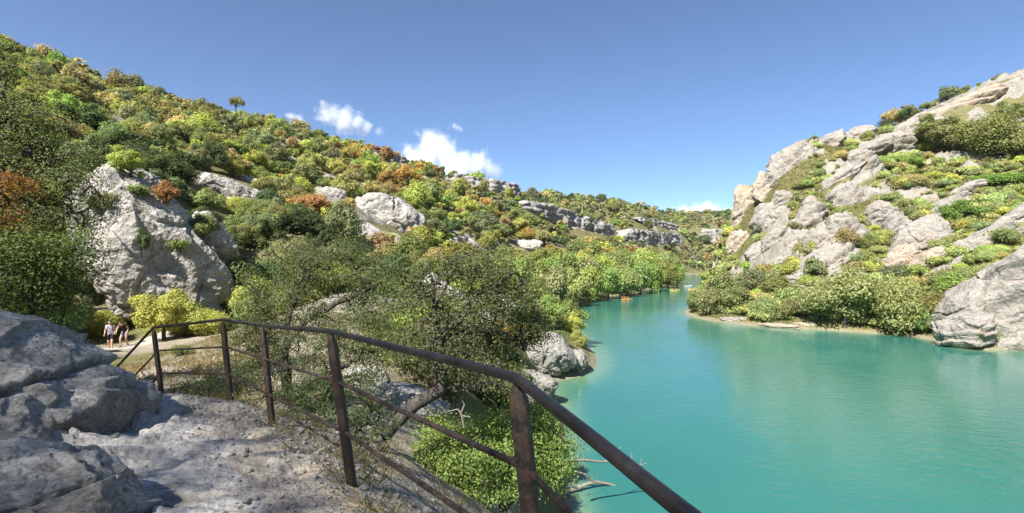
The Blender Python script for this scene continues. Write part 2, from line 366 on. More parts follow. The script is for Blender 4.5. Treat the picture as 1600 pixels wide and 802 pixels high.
def right_mask(x, y):
    """1 on the rocky hill across the river"""
    return sstep(0, 14, x-30-0.25*np.maximum(y-110, 0))*sstep(240, 190, y)
def relief(x, y, zb):
    """bare rock mask and height offset of the rough ground"""
    p = np.stack([x, y, zb], 1); r = np.hypot(x, y)
    amp = sstep(9, 40, r)
    rm = right_mask(x, y)
    m = fbm(p, 22, 3, 5)+0.35*noise(p, 5, 9)
    rock = sstep(0.12, 0.36, m+0.16*rm-0.12)*sstep(WATER+0.5, WATER+3.0, zb)
    above = sstep(WATER-0.3, WATER+1.5, zb)
    dz = amp*(1.1*fbm(p, 14, 4, 1))*above
    # tilted strata ledges on the rocky hill
    s = (x*0.55-y*0.25+zb*0.75)/4.2+0.5*fbm(p, 9, 3, 31)
    led = np.abs((s % 1.0)-0.25)*1.3
    dz += above*rm*rock*(2.3*led+1.0*ridged(p, 6, 4, 41)-0.9)
    dz += above*amp*(1-rm)*rock*0.9*ridged(p, 7, 3, 43)*sstep(600, 200, r)
    dz += above*sstep(200, 320, r)*4.0*fbm(p, 40, 4, 3)
    bend_ = np.exp(-(((x+22)/9)**2+((y-31)/9)**2)); dz = dz*(1-0.9*bend_)-0.55*bend_
    dz += (1-amp)*0.07*fbm(p, 0.9, 4, 77)*sstep(2.0, 4.0, r)
    return rock*amp, dz
def zt(x, y):
    x = np.asarray(x, float).ravel(); y = np.asarray(y, float).ravel()
    zb = base_z(x, y); return zb+relief(x, y, zb)[1]
# polar grid about the viewpoint: fine inside the view, coarse behind
th = np.unique(np.concatenate([np.linspace(-180, -56, 90), np.linspace(-56, 56, 640), np.linspace(56, 180, 70)]))[:-1]
rr = np.concatenate([np.linspace(0.3, 3, 22)[:-1], np.geomspace(3, 40, 190)[:-1], np.geomspace(40, 260, 440)[:-1], np.geomspace(260, 1500, 130)])
TH, RR = np.meshgrid(np.radians(th), rr)
gx, gy = (RR*np.sin(TH)).ravel(), (RR*np.cos(TH)).ravel()
gzb = base_z(gx, gy); rockm, gdz = relief(gx, gy, gzb); gz = gzb+gdz
inpath = sstep(1.4, 0.6, np.abs((gx+1.25)+(gy-1.8)*0.78))*(gy < 8.2)*(gy > -4)
gz = gz-0.26*inpath
NR, NC = len(rr), len(th)
dirt = np.maximum(sstep(16, 9, RR.ravel()), 0.9*sstep(7, 3, np.abs(gy-(31+0.38*(gx+11))))*(gx < -6)*(gx > -40)*(gy > 9))
dirt = np.maximum(dirt, sstep(6, 2, np.hypot((gx+8.5)*0.8, (gy-19)*0.33)))
dirt = np.maximum(dirt, sstep(WATER+0.45, WATER+0.2, gz)*0.45)
face = grid_faces(NR, NC, True)
me = mesh_np('hillside_terrain', np.stack([gx, gy, gz], 1), face[:, ::-1], GROUND, True, {'rock': ('FLOAT', rockm), 'dirt': ('FLOAT', np.clip(dirt, 0, 1))})
tag(mobj('hillside_terrain', me), kind='structure')
# fast lookup of the finished ground
def ground(x, y):
    x = np.atleast_1d(np.asarray(x, float)); y = np.atleast_1d(np.asarray(y, float))
    return zt(x, y)
def gz1(x, y): return float(ground(x, y)[0])
RS = np.geomspace(2.5, 900, 500)
def ray_ground(px, py):
    """where the sight lines of these pixels meet the ground: depth (inf for sky)"""
    px = np.atleast_1d(np.asarray(px, float)); py = np.atleast_1d(np.asarray(py, float)); out = np.full(len(px), np.inf)
    for s in range(0, len(px), 400):
        dx = (px[s:s+400]-CX)/F; dz = (CY-py[s:s+400])/F
        X = dx[:, None]*RS[None]; Y = np.broadcast_to(RS[None], X.shape); Z = dz[:, None]*RS[None]
        g = np.maximum(base_z(X.ravel(), Y.ravel()).reshape(X.shape), WATER)
        hit = Z < g
        i = hit.argmax(1); ok = hit.any(1)
        out[s:s+400] = np.where(ok, RS[i], np.inf)
    return out
# ------------------------------------------------------------------ river
th2 = np.radians(np.linspace(-15, 130, 330)); r2 = np.geomspace(2.5, 900, 330)
T2, R2 = np.meshgrid(th2, r2); wx, wy = (R2*np.sin(T2)).ravel(), (R2*np.cos(T2)).ravel()
dep = WATER-base_z(wx, wy)
keep = (dep > -4)
shal = sstep(1.6, 0.1, dep)*0.75
fa = grid_faces(330, 330); fa = fa[keep[fa].all(1)]
used = np.unique(fa); mp = np.zeros(len(wx), int); mp[used] = np.arange(len(used))
me = mesh_np('river_water', np.stack([wx, wy, np.full(len(wx), WATER)], 1)[used], mp[fa][:, ::-1], WATERM, True, {'shallow': ('FLOAT', shal[used])})
tag(mobj('river_water', me), kind='structure')
# ------------------------------------------------------------------ rocks
_ico = {}
def ico(n):
    if n not in _ico:
        bm = bmesh.new(); bmesh.ops.create_icosphere(bm, subdivisions=n, radius=1.0)
        v = np.array([q.co[:] for q in bm.verts]); f = np.array([[q.index for q in a.verts] for a in bm.faces]); bm.free()
        _ico[n] = (v, f)
    return _ico[n]
def unit0(v): return v/np.linalg.norm(v, axis=1)[:, None]
def rock_verts(dims, seed, sub=6, planes=16, rough=0.10, layer=0.9, ledge=0.12, crack=1.6, flat=0.86, lean=0.25, faces=None, joints=(), sharp=18.0):
    """a blocky, bedded limestone mass; dims are half extents in metres"""
    rg = np.random.default_rng(seed)
    d, f = ico(sub); dims = np.array(dims, float); m = float(np.cbrt(dims.prod()))
    n = rg.normal(size=(planes, 3)); n /= np.linalg.norm(n, axis=1)[:, None]
    n = np.concatenate([n, [[0, 0, 1], [0, -1, 0], [1, 0, 0], [-1, 0, 0]]]); off = rg.uniform(flat-0.12, flat+0.12, len(n))
    if faces is not None:
        fn = unit0(np.array([q_[:3] for q_ in faces], float)*1.0); n = np.concatenate([n[:planes], fn]); off = np.concatenate([np.maximum(off[:planes], 0.96), [q_[3] for q_ in faces]])
    dots = d@n.T
    rad = np.minimum((off[None]/np.maximum(dots, 1e-3)), 1.35)
    kk = sharp
    r = -np.log(np.exp(-kk*rad).sum(1))/kk + 0.05
    p = d*np.clip(r, 0.25, 1.3)[:, None]*dims
    p[:, 0] += lean*p[:, 2]
    so = rg.uniform(-100, 100, 3)
    q = p+so
    nr = d/np.array(dims); nr /= np.linalg.norm(nr, axis=1)[:, None]
    disp = m*rough*1.6*fbm(q, m*1.1, 3, seed)
    for jn, jo, step, wd in joints:
        jn = unit0(np.array([jn], float))[0]; sdj = p@jn-jo+0.10*fbm(q, 0.8, 4, seed+51)
        disp += -step*sstep(wd, -wd*0.3, sdj)-0.10*np.exp(-(sdj/wd)**2)
    # bedding ledges
    s = (p[:, 2]+0.28*p[:, 0]+0.2*p[:, 1])/layer + 0.5*fbm(q, m*0.8, 3, seed+3)
    fr = s-np.floor(s)
    st = (sstep(0.0, 0.75, fr)-sstep(0.86, 1.0, fr))-0.5
    side = 1-0.6*np.abs(nr[:, 2])
    disp += m*ledge*st*side*(0.5+0.8*np.clip(noise(q, m*0.9, seed+8)+0.4, 0, 1))
    # joints
    qw = q+0.35*crack*np.stack([fbm(q, crack*1.5, 2, seed+20), fbm(q, crack*1.5, 2, seed+21), fbm(q, crack*1.5, 2, seed+22)], 1)
    f1, f2, cid = worley(qw*np.array([1, 1, 1.5]), crack*1.35, seed+5)
    e = f2-f1
    disp += m*0.13*(cid-0.5)*sstep(0.0, 0.06, e) - m*0.035*(1-sstep(0.0, 0.07, e))*np.clip(noise(q, m*0.8, seed+31)*2+0.6, 0, 1)
    disp += m*rough*0.45*ridged(q, m*0.35, 4, seed+9)
    disp += m*rough*0.16*fbm(q, m*0.07, 3, seed+11)
    return p+nr*disp[:, None], f
def rock_obj(name, label, loc, dims, seed, mat, yaw=0, tilt=0, cat='rock', group=None, **kw):
    v, f = rock_verts(dims, seed, **kw)
    o = mobj(name, mesh_np(name, v, f, mat, True)); o.location = loc; o.rotation_euler = (0, 0, 0)
    o.rotation_mode = 'XYZ'
    o.matrix_world = Matrix.Translation(Vector(loc)) @ Matrix.Rotation(yaw, 4, 'Z') @ Matrix.Rotation(-tilt, 4, 'Y')
    return tag(o, label, cat, group)
ROCKS_2D = []     # (px, py, rx, ry, d): keeps trees off the bare rock
def rock_on_slope(px, py, wpx, hpx, tilt, seed, mat, label, name='rock_outcrop', d=None, thick=0.8, sink=0.35, group=None, block=0.8, **kw):
    if d is None:
        d = float(ray_ground(px, py)[0])
        if not np.isfinite(d): d = 150.0
    a, c = wpx*d/F/2, hpx*d/F/2
    b = thick*max(min(a, c*1.5), 0.4*a)
    yaw = -math.atan2((px-CX)/F, 1)
    vdir = np.array([(px-CX)/F, 1, 0]); vdir /= np.linalg.norm(vdir)
    loc = at(px, py, d)+vdir*b*sink*1.0
    ROCKS_2D.append((px, py, wpx/2*block, hpx/2*block, d, R(tilt)))
    mm = float(np.cbrt(a*b*c))
    kw.setdefault('layer', max(0.55, mm*0.42)); kw.setdefault('crack', max(0.8, mm*0.62))
    return rock_obj(name, label, tuple(loc), (a, b, c), seed, mat, yaw, R(tilt), group=group, **kw)

# the boulder beside the trail
rock_obj('limestone_boulder', 'big layered limestone boulder in the shade beside the stepped trail', (-5.42, 3.72, -1.46), (1.86, 1.5, 1.30), 11, ROCK_NEAR, R(22), R(-6),
         cat='boulder', sub=8, planes=6, rough=0.085, layer=0.50, ledge=0.085, crack=0.8, flat=1.0, lean=0.0, sharp=26,
         faces=[(0.42, -0.42, 0.80, 0.60), (0.12, -0.98, -0.10, 0.80), (0.97, -0.22, 0.16, 0.93), (0.6, -0.8, -0.05, 0.88), (-1, 0, 0, 1), (0, 1, 0.1, 0.95), (0.45, 0.1, 0.9, 0.82)],
         joints=[((-0.20, 0.25, 1.0), -0.42, 0.16, 0.035), ((-0.75, 0.2, 0.75), -0.62, 0.07, 0.03), ((0.15, 0.2, 1.0), -0.78, 0.12, 0.03)])
rock_obj('limestone_ledge', 'low broken limestone ledge at the foot of the big boulder', (-2.90, 2.46, -1.64), (0.90, 0.62, 0.66), 12, ROCK_NEAR, R(24), R(3),
         cat='rock ledge', sub=7, planes=16, rough=0.09, layer=0.24, ledge=0.12, crack=0.5, flat=0.92, lean=0.0, sharp=34,
         faces=[(0.25, -0.35, 0.9, 0.72), (0.1, -0.98, 0.1, 0.86), (0.95, -0.25, 0.15, 0.92)], joints=[((-0.15, 0.2, 1.0), -0.05, 0.07, 0.025), ((0.2, 0.1, 1.0), -0.28, 0.06, 0.02)])

L = ROCK_MID; S0 = rock_mat('limestone_waterside', 0.8, light=(0.36, 0.345, 0.315), ochre=0.3, patch=0.5)
# left side: pale cliff over the trail and outcrops in the wood
for a in [
    (222, 398, 310, 170, -58, 21, L, 'large pale cliff face rising over the far bend of the trail', 34.5, dict(sub=8, thick=0.6, sink=0.2, planes=26, rough=0.07, name='limestone_cliff', flat=0.84, lean=0.0, sharp=40, ledge=0.10, layer=2.2, crack=3.2)),
    (185, 300, 90, 110, -40, 22, L, 'pale shoulder of rock at the upper left of the cliff over the trail', 36.5, dict(sub=7, thick=0.7)),
    (325, 372, 90, 60, -55, 23, L, 'narrow rock rib on the right flank of the cliff over the trail', 37, dict(sub=7)),
    (300, 470, 110, 40, -45, 24, L, 'smooth rock foot sloping down to the trail under the pale cliff', 35, dict(sub=7)),
    (350, 302, 140, 46, -14, 25, L, 'long whitish outcrop above the pale cliff among yellow trees', None, dict(sub=7)),
    (392, 296, 50, 40, -20, 26, L, 'rounded whitish block at the right end of the long outcrop', None, {}),
    (500, 316, 75, 40, 10, 27, L, 'small grey outcrop under rust coloured trees on the hillside', None, {}),
    (600, 350, 110, 75, -25, 28, L, 'grey outcrop with boulders in the middle of the wooded hillside', None, dict(sub=7)),
    (632, 365, 48, 60, -60, 29, L, 'upright boulder at the right of the mid hillside outcrop', None, {}),
    (575, 372, 60, 36, -20, 30, L, 'low slab at the left foot of the mid hillside outcrop', None, {}),
    (735, 395, 45, 34, -45, 31, L, 'grey slab tilted toward the river below orange trees', None, {}),
    (770, 418, 50, 22, -50, 32, L, 'thin grey slab above the leaning juniper', None, {}),
    (822, 388, 44, 24, 0, 33, L, 'squarish grey outcrop above the bright riverside grove', None, {}),
    (690, 470, 110, 60, -30, 34, L, 'bluish rock slope seen through the bare branches', None, dict(sub=7)),
    (650, 500, 60, 40, -30, 35, L, 'bluish rock block low behind the bare upright trunk', None, {}),
    (780, 480, 60, 36, -30, 36, L, 'rock slab over the water behind the juniper', None, {}),
    (848, 560, 70, 90, -55, 37, S0, 'grey rock buttress standing in the river at the cove', None, dict(sub=7, thick=0.9, sink=0.0)),
    (888, 568, 46, 62, -60, 38, S0, 'rounded outer boulder of the rock buttress at the water', None, dict(sub=7, thick=0.9, sink=0.0)),
    (835, 600, 70, 40, -20, 39, S0, 'low rock at the waterline inside the cove', None, dict(sink=0.0)),
    (628, 640, 160, 60, -22, 40, ROCK_NEAR, 'pale rock slope under the twisted juniper trunk', None, dict(sub=7, thick=0.9, sink=0.4)),
    (570, 600, 90, 46, -10, 41, ROCK_NEAR, 'pale rock ledge behind the middle rusty post', None, dict(sub=6, thick=0.9, sink=0.4)),
    (735, 765, 110, 26, -30, 42, ROCK_NEAR, 'small grey stones below the railing beside the green shrub', None, dict(sub=6, thick=0.9, sink=0.3)),
]:
    px, py, wv_, hv_, tl, sd_, mt, lb, dd, kw = a
    kw = dict(kw); kw.setdefault('sub', 6)
    if dd is None and 300 < py < 425: wv_, hv_ = wv_*1.15, hv_*1.12
    rock_on_slope(px, py, wv_, hv_, tl, sd_, mt, lb, d=dd, **kw)

# right side of the river
S = ROCK_SUN; O = ROCK_OCHRE
RIGHT = [
    (1240, 266, 84, 66, 70, S, 'steep cliff tower at the left end of the right skyline', dict(sub=7, name='limestone_cliff', d=136, flat=0.9)),
    (1222, 285, 50, 60, 70, S, 'lower left buttress of the skyline cliff tower', dict(sub=7, d=136)),
    (1292, 232, 56, 46, 20, S, 'grey block just right of the skyline cliff tower', dict(d=138)),
    (1330, 216, 60, 22, 18, S, 'low rock band on the right skyline', dict(d=140)),
    (1225, 318, 40, 40, 60, S, 'small block under the skyline cliff tower', {}),
    (1170, 350, 90, 50, 84, O, 'ochre cliff corner above the river bend', dict(sub=7, d=148)),
    (1206, 348, 44, 56, 62, S, 'grey ledge between the ochre corner and the brushy slope', {}),
    (1203, 300, 34, 46, 72, O, 'ochre step under the lower left buttress', {}),
    (1214, 380, 46, 36, 50, S, 'pale ledge low on the steep left flank', {}),
    (1186, 402, 38, 36, 60, S, 'pale block above the bushes of the point', {}),
    (1158, 385, 36, 46, 70, O, 'low ochre rock below the cliff corner', {}),
    (1192, 330, 44, 56, 65, O, 'ochre ledge right of the cliff corner', dict(d=146)),
    (1382, 236, 72, 40, 14, S, 'rounded overhanging boulder under the leaning slab', dict(sub=7, thick=1.1)),
    (1425, 203, 78, 30, 34, S, 'long pale slab leaning up the skyline', dict(sub=7)),
    (1398, 214, 60, 24, 30, S, 'second pale slab below the leaning skyline slab', {}),
    (1340, 243, 84, 20, 24, S, 'thin rock rib left of the overhanging boulder', {}),
    (1347, 272, 58, 56, 62, S, 'knobbly top of the central rock rib', dict(sub=7)),
    (1336, 318, 44, 74, 78, S, 'smooth middle pillar of the central rock rib', dict(sub=7)),
    (1300, 290, 95, 18, 42, S, 'slanting rock edge left of the central rib', {}),
    (1322, 375, 56, 66, 66, S, 'lower step of the central rock rib', dict(sub=7)),
    (1305, 418, 70, 60, 60, S, 'broad foot of the central rock rib above the willows', dict(sub=7)),
    (1225, 337, 38, 28, 20, S, 'rounded boulder on the brushy slope left of the rib', {}),
    (1262, 352, 56, 44, 55, S, 'grey outcrop midway up the brushy slope', {}),
    (1285, 385, 44, 50, 60, S, 'grey outcrop close left of the central rib', {}),
    (1240, 385, 50, 36, 40, S, 'whitish ledge on the lower brushy slope', {}),
    (1222, 412, 40, 24, 35, S, 'small whitish ledge near the point', {}),
    (1262, 420, 50, 30, 45, S, 'whitish rock above the left willow', {}),
    (1245, 436, 40, 22, 20, S, 'lowest whitish rock on the brushy slope', {}),
    (1386, 350, 40, 62, 52, S, 'smooth leaning slab right of the dark hollow', dict(sub=7)),
    (1412, 366, 36, 66, 55, S, 'second leaning slab right of the dark hollow', {}),
    (1440, 385, 76, 64, 45, S, 'big broken block above the right willow', dict(sub=7)),
    (1405, 412, 54, 44, 35, O, 'ochre undercut block above the right willow', dict(sub=7)),
    (1450, 415, 44, 36, 40, O, 'ochre ledge at the foot of the big broken block', {}),
    (1465, 338, 84, 30, 40, S, 'rib leaning up beside the vivid green bush', dict(sub=7)),
    (1492, 306, 66, 20, 30, S, 'top of the rib beside the vivid green bush', {}),
    (1515, 290, 36, 16, 15, S, 'small block above the vivid green bush', {}),
    (1522, 388, 100, 34, 36, S, 'long pale slab slanting across the right slope', dict(sub=7)),
    (1562, 356, 80, 26, 36, S, 'upper end of the long slab on the right slope', {}),
    (1590, 372, 50, 20, 40, S, 'short slab parallel to the long slab', {}),
    (1478, 424, 56, 20, 38, S, 'lower end of the long slab near the willows', {}),
    (1606, 488, 270, 190, 40, S, 'huge flat pale rock face sloping into the river', dict(sub=8, name='limestone_cliff', d=67, thick=0.5, sink=0.35, flat=0.85, rough=0.06)),
    (1508, 520, 90, 56, 20, S, 'low pale toe of the huge rock face at the water', dict(sub=7, d=67.5, thick=0.8, sink=0.2)),
    (1505, 165, 90, 26, 24, O, 'pinkish scree band under the right skyline', {}),
    (1478, 172, 60, 22, 20, S, 'grey rock at the left of the pinkish scree band', {}),
    (1552, 146, 66, 16, 22, S, 'rock band near the top of the right skyline', {}),
    (1560, 180, 50, 14, 18, S, 'small rock below the pinkish scree band', {}),
    (1590, 130, 40, 16, 25, S, 'rock band at the far right skyline', {}),
    (1590, 240, 40, 16, 20, S, 'small white rock among the upper right bushes', {}),
    (1442, 262, 40, 14, 20, O, 'small brown rock below the spreading oaks', {}),
    (1150, 500, 50, 9, 0, S, 'flat shore rock at the tip of the point', dict(sink=0.0)),
    (1215, 509, 60, 5, 0, O, 'flat ochre shelf along the shore of the point', dict(sink=0.0)),
    (1258, 508, 44, 8, 0, O, 'short ochre shelf left of the willows', dict(sink=0.0)),
]
for i, (px, py, wv_, hv_, tl, mt, lb, kw) in enumerate(RIGHT):
    kw = dict(kw); kw.setdefault('sub', 6); kw.setdefault('thick', 0.75)
    if 'tower' not in lb and hv_ > 15 and 'huge' not in lb and 'toe' not in lb: wv_, hv_ = wv_*1.35, hv_*1.12
    kw.setdefault('ledge', 0.17); kw.setdefault('sharp', 40.0); kw.setdefault('planes', 22); kw.setdefault('rough', 0.085)
    rock_on_slope(px, py, wv_, hv_, tl, 100+i, mt, lb, block=0.85, **kw)

# cliff bands: long walls that follow the contour of the far slopes
def cliff_band(name, label, pts, seed, mat, thick=6.0, res=1.0):
    dg_ = [float(ray_ground(px, yb)[0]) for px, yt, yb, d in pts]
    pts = [(px, yt, yb, (q if np.isfinite(q) and abs(q-d) < 0.45*d else d)) for (px, yt, yb, d), q in zip(pts, dg_)]
    for (a1, t1, b1, d1), (a2, t2, b2, d2) in zip(pts[:-1], pts[1:]):
        dm = (d1+d2)/2; ROCKS_2D.append(((a1+a2)/2, (t1+b1+t2+b2)/4+3, abs(a2-a1)/2+3, (b1-t1)/2, dm*0.93, -math.atan2((t2+b2-t1-b1)/2, a2-a1)))
    pts = np.array([np.concatenate([at(px, yt, d), [(yb-yt)/F*d]]) for px, yt, yb, d in pts])
    seg = np.hypot(np.diff(pts[:, 0]), np.diff(pts[:, 1])); t = np.concatenate([[0], np.cumsum(seg)])
    n = max(12, int(t[-1]/res)); u = np.linspace(0, t[-1], n)
    cl = np.stack([np.interp(u, t, pts[:, k_]) for k_ in range(4)], 1)
    tan = np.gradient(cl[:, :2], axis=0); tan /= np.linalg.norm(tan, axis=1)[:, None]
    nrm = np.stack([tan[:, 1], -tan[:, 0]], 1)                     # towards the viewer
    flip = np.sign((nrm*-cl[:, :2]).sum(1)); nrm *= flip[:, None]
    nv = max(10, int(cl[:, 3].max()*1.3/res)); nb = 6
    V = []
    endt = np.minimum(1, np.minimum(u, t[-1]-u)/(thick*1.2))
    for j in range(nv+nb):
        if j < nv:
            a = j/(nv-1); z = cl[:, 2]-cl[:, 3]*(1.25-1.25*a)*endt-(1-endt)*cl[:, 3]*0.8; o = thick*0.5*(1-0.35*a)*endt
        else:
            a = (j-nv+1)/nb; z = cl[:, 2]-0.6*a*a*thick*0.4-(1-endt)*cl[:, 3]*0.8; o = thick*(0.32-1.6*a)*endt
        V.append(np.stack([cl[:, 0]+nrm[:, 0]*o, cl[:, 1]+nrm[:, 1]*o, z], 1))
    V = np.array(V); sh = V.shape; p = V.reshape(-1, 3); nn = np.tile(nrm, (sh[0], 1))
    f1, f2, cid = worley(p*np.array([1, 1, 0.45]), thick*0.75, seed)
    s = p[:, 2]/(thick*0.42)+0.5*noise(p, thick*2, seed+1); fr = s-np.floor(s)
    dsp = thick*(0.42*(cid-0.5)-0.30*(1-sstep(0, 0.2, f2-f1))+0.16*(sstep(0, 0.8, fr)-sstep(0.85, 1, fr)-0.5)+0.22*fbm(p, thick*1.4, 4, seed+3))
    p[:, :2] += nn*dsp[:, None]; p[:, 2] += 0.12*thick*fbm(p, thick*1.3, 3, seed+6)
    o = mobj(name, mesh_np(name, p, grid_faces(sh[0], sh[1]), mat, True))
    return tag(o, label, 'cliff')
cliff_band('limestone_cliff', 'grey cliff crowning the left ridge where it drops to the gap', [(690, 268, 280, 232), (730, 275, 290, 240), (770, 280, 300, 246), (800, 287, 304, 250), (812, 292, 304, 258)], 61, ROCK_FAR, 5, 0.7)
cliff_band('limestone_cliff', 'small grey cliff high on the left ridge among the trees', [(575, 232, 240, 196), (610, 239, 252, 200), (640, 248, 258, 208)], 62, ROCK_FAR, 3.5, 0.6)
cliff_band('limestone_cliff', 'long grey cliff band slanting down behind the riverside grove', [(815, 311, 326, 330), (855, 320, 342, 335), (890, 330, 356, 340), (930, 345, 368, 345), (960, 353, 372, 350)], 63, ROCK_FAR, 7, 1.0)
cliff_band('limestone_cliff', 'shorter grey cliff right of the long band on the far slope', [(975, 356, 374, 372), (1010, 361, 380, 380), (1040, 364, 380, 388), (1062, 366, 378, 400)], 64, ROCK_FAR, 7, 1.1)
cliff_band('limestone_cliff', 'thin ledge cliff near the top of the far slope', [(990, 338, 344, 455), (1030, 345, 354, 465), (1060, 352, 360, 480)], 65, ROCK_FAR, 7, 1.4)
cliff_band('limestone_cliff', 'distant cliff in the gap at the river bend', [(1085, 356, 366, 540), (1110, 358, 374, 545), (1135, 360, 376, 540), (1160, 356, 374, 530)], 66, ROCK_FAR, 9, 1.5)

# ------------------------------------------------------------------ trail surface
RD = np.array([-0.618, 0.786]); RN = np.array([-0.786, -0.618]); P1 = np.array([0.018, 1.8])
tt = np.linspace(-3.2, 7.9, 560); ss = np.linspace(-0.75, 3.3, 240)
TT, SS = np.meshgrid(tt, ss, indexing='ij'); tf, sf_ = TT.ravel(), SS.ravel()
bend = np.maximum(tf-5.6, 0)
pxy = P1[None]+tf[:, None]*RD[None]+(sf_+0.42*bend)[:, None]*RN[None]
pz = base_z(pxy[:, 0], pxy[:, 1]); p3 = np.stack([pxy[:, 0], pxy[:, 1], pz*0], 1)
pan = (p3@np.array([[.93, -.37, 0], [.37, .93, 0], [0, 0, 1]]))*np.array([0.30, 1, 1])
hh_ = 0.12*fbm(p3+3.3, 1.8, 3, 201)+0.17*fbm(pan+0.15*np.stack([noise(p3, .7, 3), noise(p3, .7, 4), 0*tf], 1), 0.42, 4, 202)+0.05*(tf-3)*0.4
stp = 0.05; q_ = hh_/stp; fl_ = np.floor(q_); fr_ = q_-fl_
ter = stp*(fl_+sstep(0.82, 1.0, fr_))
f1, f2, cid = worley((p3@np.array([[.8, .6, 0], [-.6, .8, 0], [0, 0, 1]]).T)*np.array([1, .5, 1])+0.25*np.stack([noise(p3, .6, 1), noise(p3, .6, 2), 0*tf], 1), 0.42, 33)
soilm = sstep(0.75, 0.15, sf_+0.35*noise(p3, 0.8, 9))*0.8+0.30*sstep(0.15, 0.5, noise(p3, 0.9, 12))
dz_ = ter*0.9+0.1*hh_+0.035*(cid-0.5)*sstep(0.02, 0.06, f2-f1)-0.03*(1-sstep(0, 0.08, f2-f1))*np.clip(noise(p3, 1.1, 5)*2+.5, 0, 1)+0.02*ridged(p3, 0.35, 3, 88)
soilm = np.clip(soilm+0.30*sstep(0.035, -0.05, dz_-0.12*fbm(p3+3.3, 1.5, 2, 201)), 0, 1)
dz_ = dz_*(1-0.55*np.clip(soilm, 0, 1))+0.022*ridged(p3@np.array([[.8, .6, 0], [-.6, .8, 0], [0, 0, 1]]).T*np.array([1, .35, 1]), 0.5, 4, 71)*(1-soilm)+0.012*fbm(p3, 0.12, 3, 15)+0.010*noise(p3, 0.045, 19)
edge = np.minimum.reduce([sstep(0, 0.45, sf_+0.75), sstep(0, 0.4, 3.3-sf_), sstep(0, 0.5, 7.9-tf), sstep(0, 0.4, tf+3.2)])
pz = pz+dz_-0.30*(1-edge)-0.03
me = mesh_np('trail', np.column_stack([pxy, pz]), grid_faces(len(tt), len(ss)), PATH, True, {'soil': ('FLOAT', np.clip(soilm, 0, 1))})
tag(mobj('trail', me), kind='structure')
# the trail again on the far side of the dip, past the pale cliff
fp = np.array([at(120, 540, 27)[:2], at(150, 534, 28.3)[:2], at(190, 527, 29.5)[:2], at(240, 518, 31.3)[:2], at(300, 505, 34.5)[:2], at(350, 495, 37.2)[:2], at(385, 489, 40)[:2], at(400, 484, 44)[:2]])
for _ in range(2): fp = np.concatenate([[fp[0]], np.stack([0.75*fp[:-1]+0.25*fp[1:], 0.25*fp[:-1]+0.75*fp[1:]], 1).reshape(-1, 2), [fp[-1]]])
tl = np.concatenate([[0], np.cumsum(np.hypot(*np.diff(fp, axis=0).T))]); u_ = np.arange(0, tl[-1], 0.2); cl_ = np.stack([np.interp(u_, tl, fp[:, 0]), np.interp(u_, tl, fp[:, 1])], 1)
tn = np.gradient(cl_, axis=0); tn = tn/np.linalg.norm(tn, axis=1)[:, None]; nn2 = np.stack([-tn[:, 1], tn[:, 0]], 1)
sv_ = np.linspace(-1, 1, 15); wob = 1+0.2*noise(np.stack([u_, u_*0, u_*0], 1), 3, 4)
q2 = (cl_[:, None]+nn2[:, None]*(sv_[None, :, None]*1.15*wob[:, None, None])).reshape(-1, 2)
zc = zt(cl_[:, 0], cl_[:, 1]); zc = np.convolve(np.pad(zc, 12, mode='edge'), np.ones(25)/25, 'valid')
g2_ = zt(q2[:, 0], q2[:, 1]); flat_ = np.repeat(zc, 15); sq = np.tile(sv_, len(u_)); bl = sstep(1.0, 0.7, np.abs(sq))
z2 = g2_+0.06*bl-0.10*(1-bl)+0.03*fbm(np.column_stack([q2, q2[:, :1]*0]), 0.8, 3, 5)
me = mesh_np('footpath', np.column_stack([q2, z2]), grid_faces(len(u_), 15), PATH, True, {'soil': ('FLOAT', np.full(len(q2), 0.5))})
tag(mobj('footpath', me), kind='structure')
#@@TREES
# ------------------------------------------------------------------ vegetation
def unit(v): return v/np.maximum(np.linalg.norm(v, axis=-1, keepdims=True), 1e-9)
def leaf_quads(c, nrm, length, width, rg):
    """rhombic leaves at c facing nrm; returns verts, faces"""
    n = len(c); t = unit(np.cross(nrm, unit(rg.normal(size=(n, 3))))); b = np.cross(nrm, t)
    ln = (length*rg.uniform(0.65, 1.35, n))[:, None]; wd = (width*rg.uniform(0.65, 1.35, n))[:, None]
    bend = nrm*ln*0.12
    v = np.stack([c-t*ln*0.5, c+b*wd*0.5+bend, c+t*ln*0.5, c-b*wd*0.5+bend], 1).reshape(-1, 3)
    return v, np.arange(n*4).reshape(-1, 4)
def tube(path, rad, sides=6):
    path = np.asarray(path, float); n = len(path); rad = np.broadcast_to(rad, (n,))
    t = unit(np.gradient(path, axis=0)); ref = np.array([0.31, 0.17, 0.93]); u = np.cross(t, ref)
    bad = np.linalg.norm(u, axis=1) < 0.1; u[bad] = np.cross(t[bad], [1, 0, 0]); u = unit(u); w_ = np.cross(t, u)
    a = np.linspace(0, 2*np.pi, sides, endpoint=False)
    v = path[:, None]+(u[:, None]*np.cos(a)[None, :, None]+w_[:, None]*np.sin(a)[None, :, None])*rad[:, None, None]
    f = grid_faces(n, sides, True)
    return v.reshape(-1, 3), f
def join(parts):
    V, Fs, o = [], [], 0
    for v, f in parts:
        V.append(v); Fs.append(f+o); o += len(v)
    return np.concatenate(V), np.concatenate(Fs)

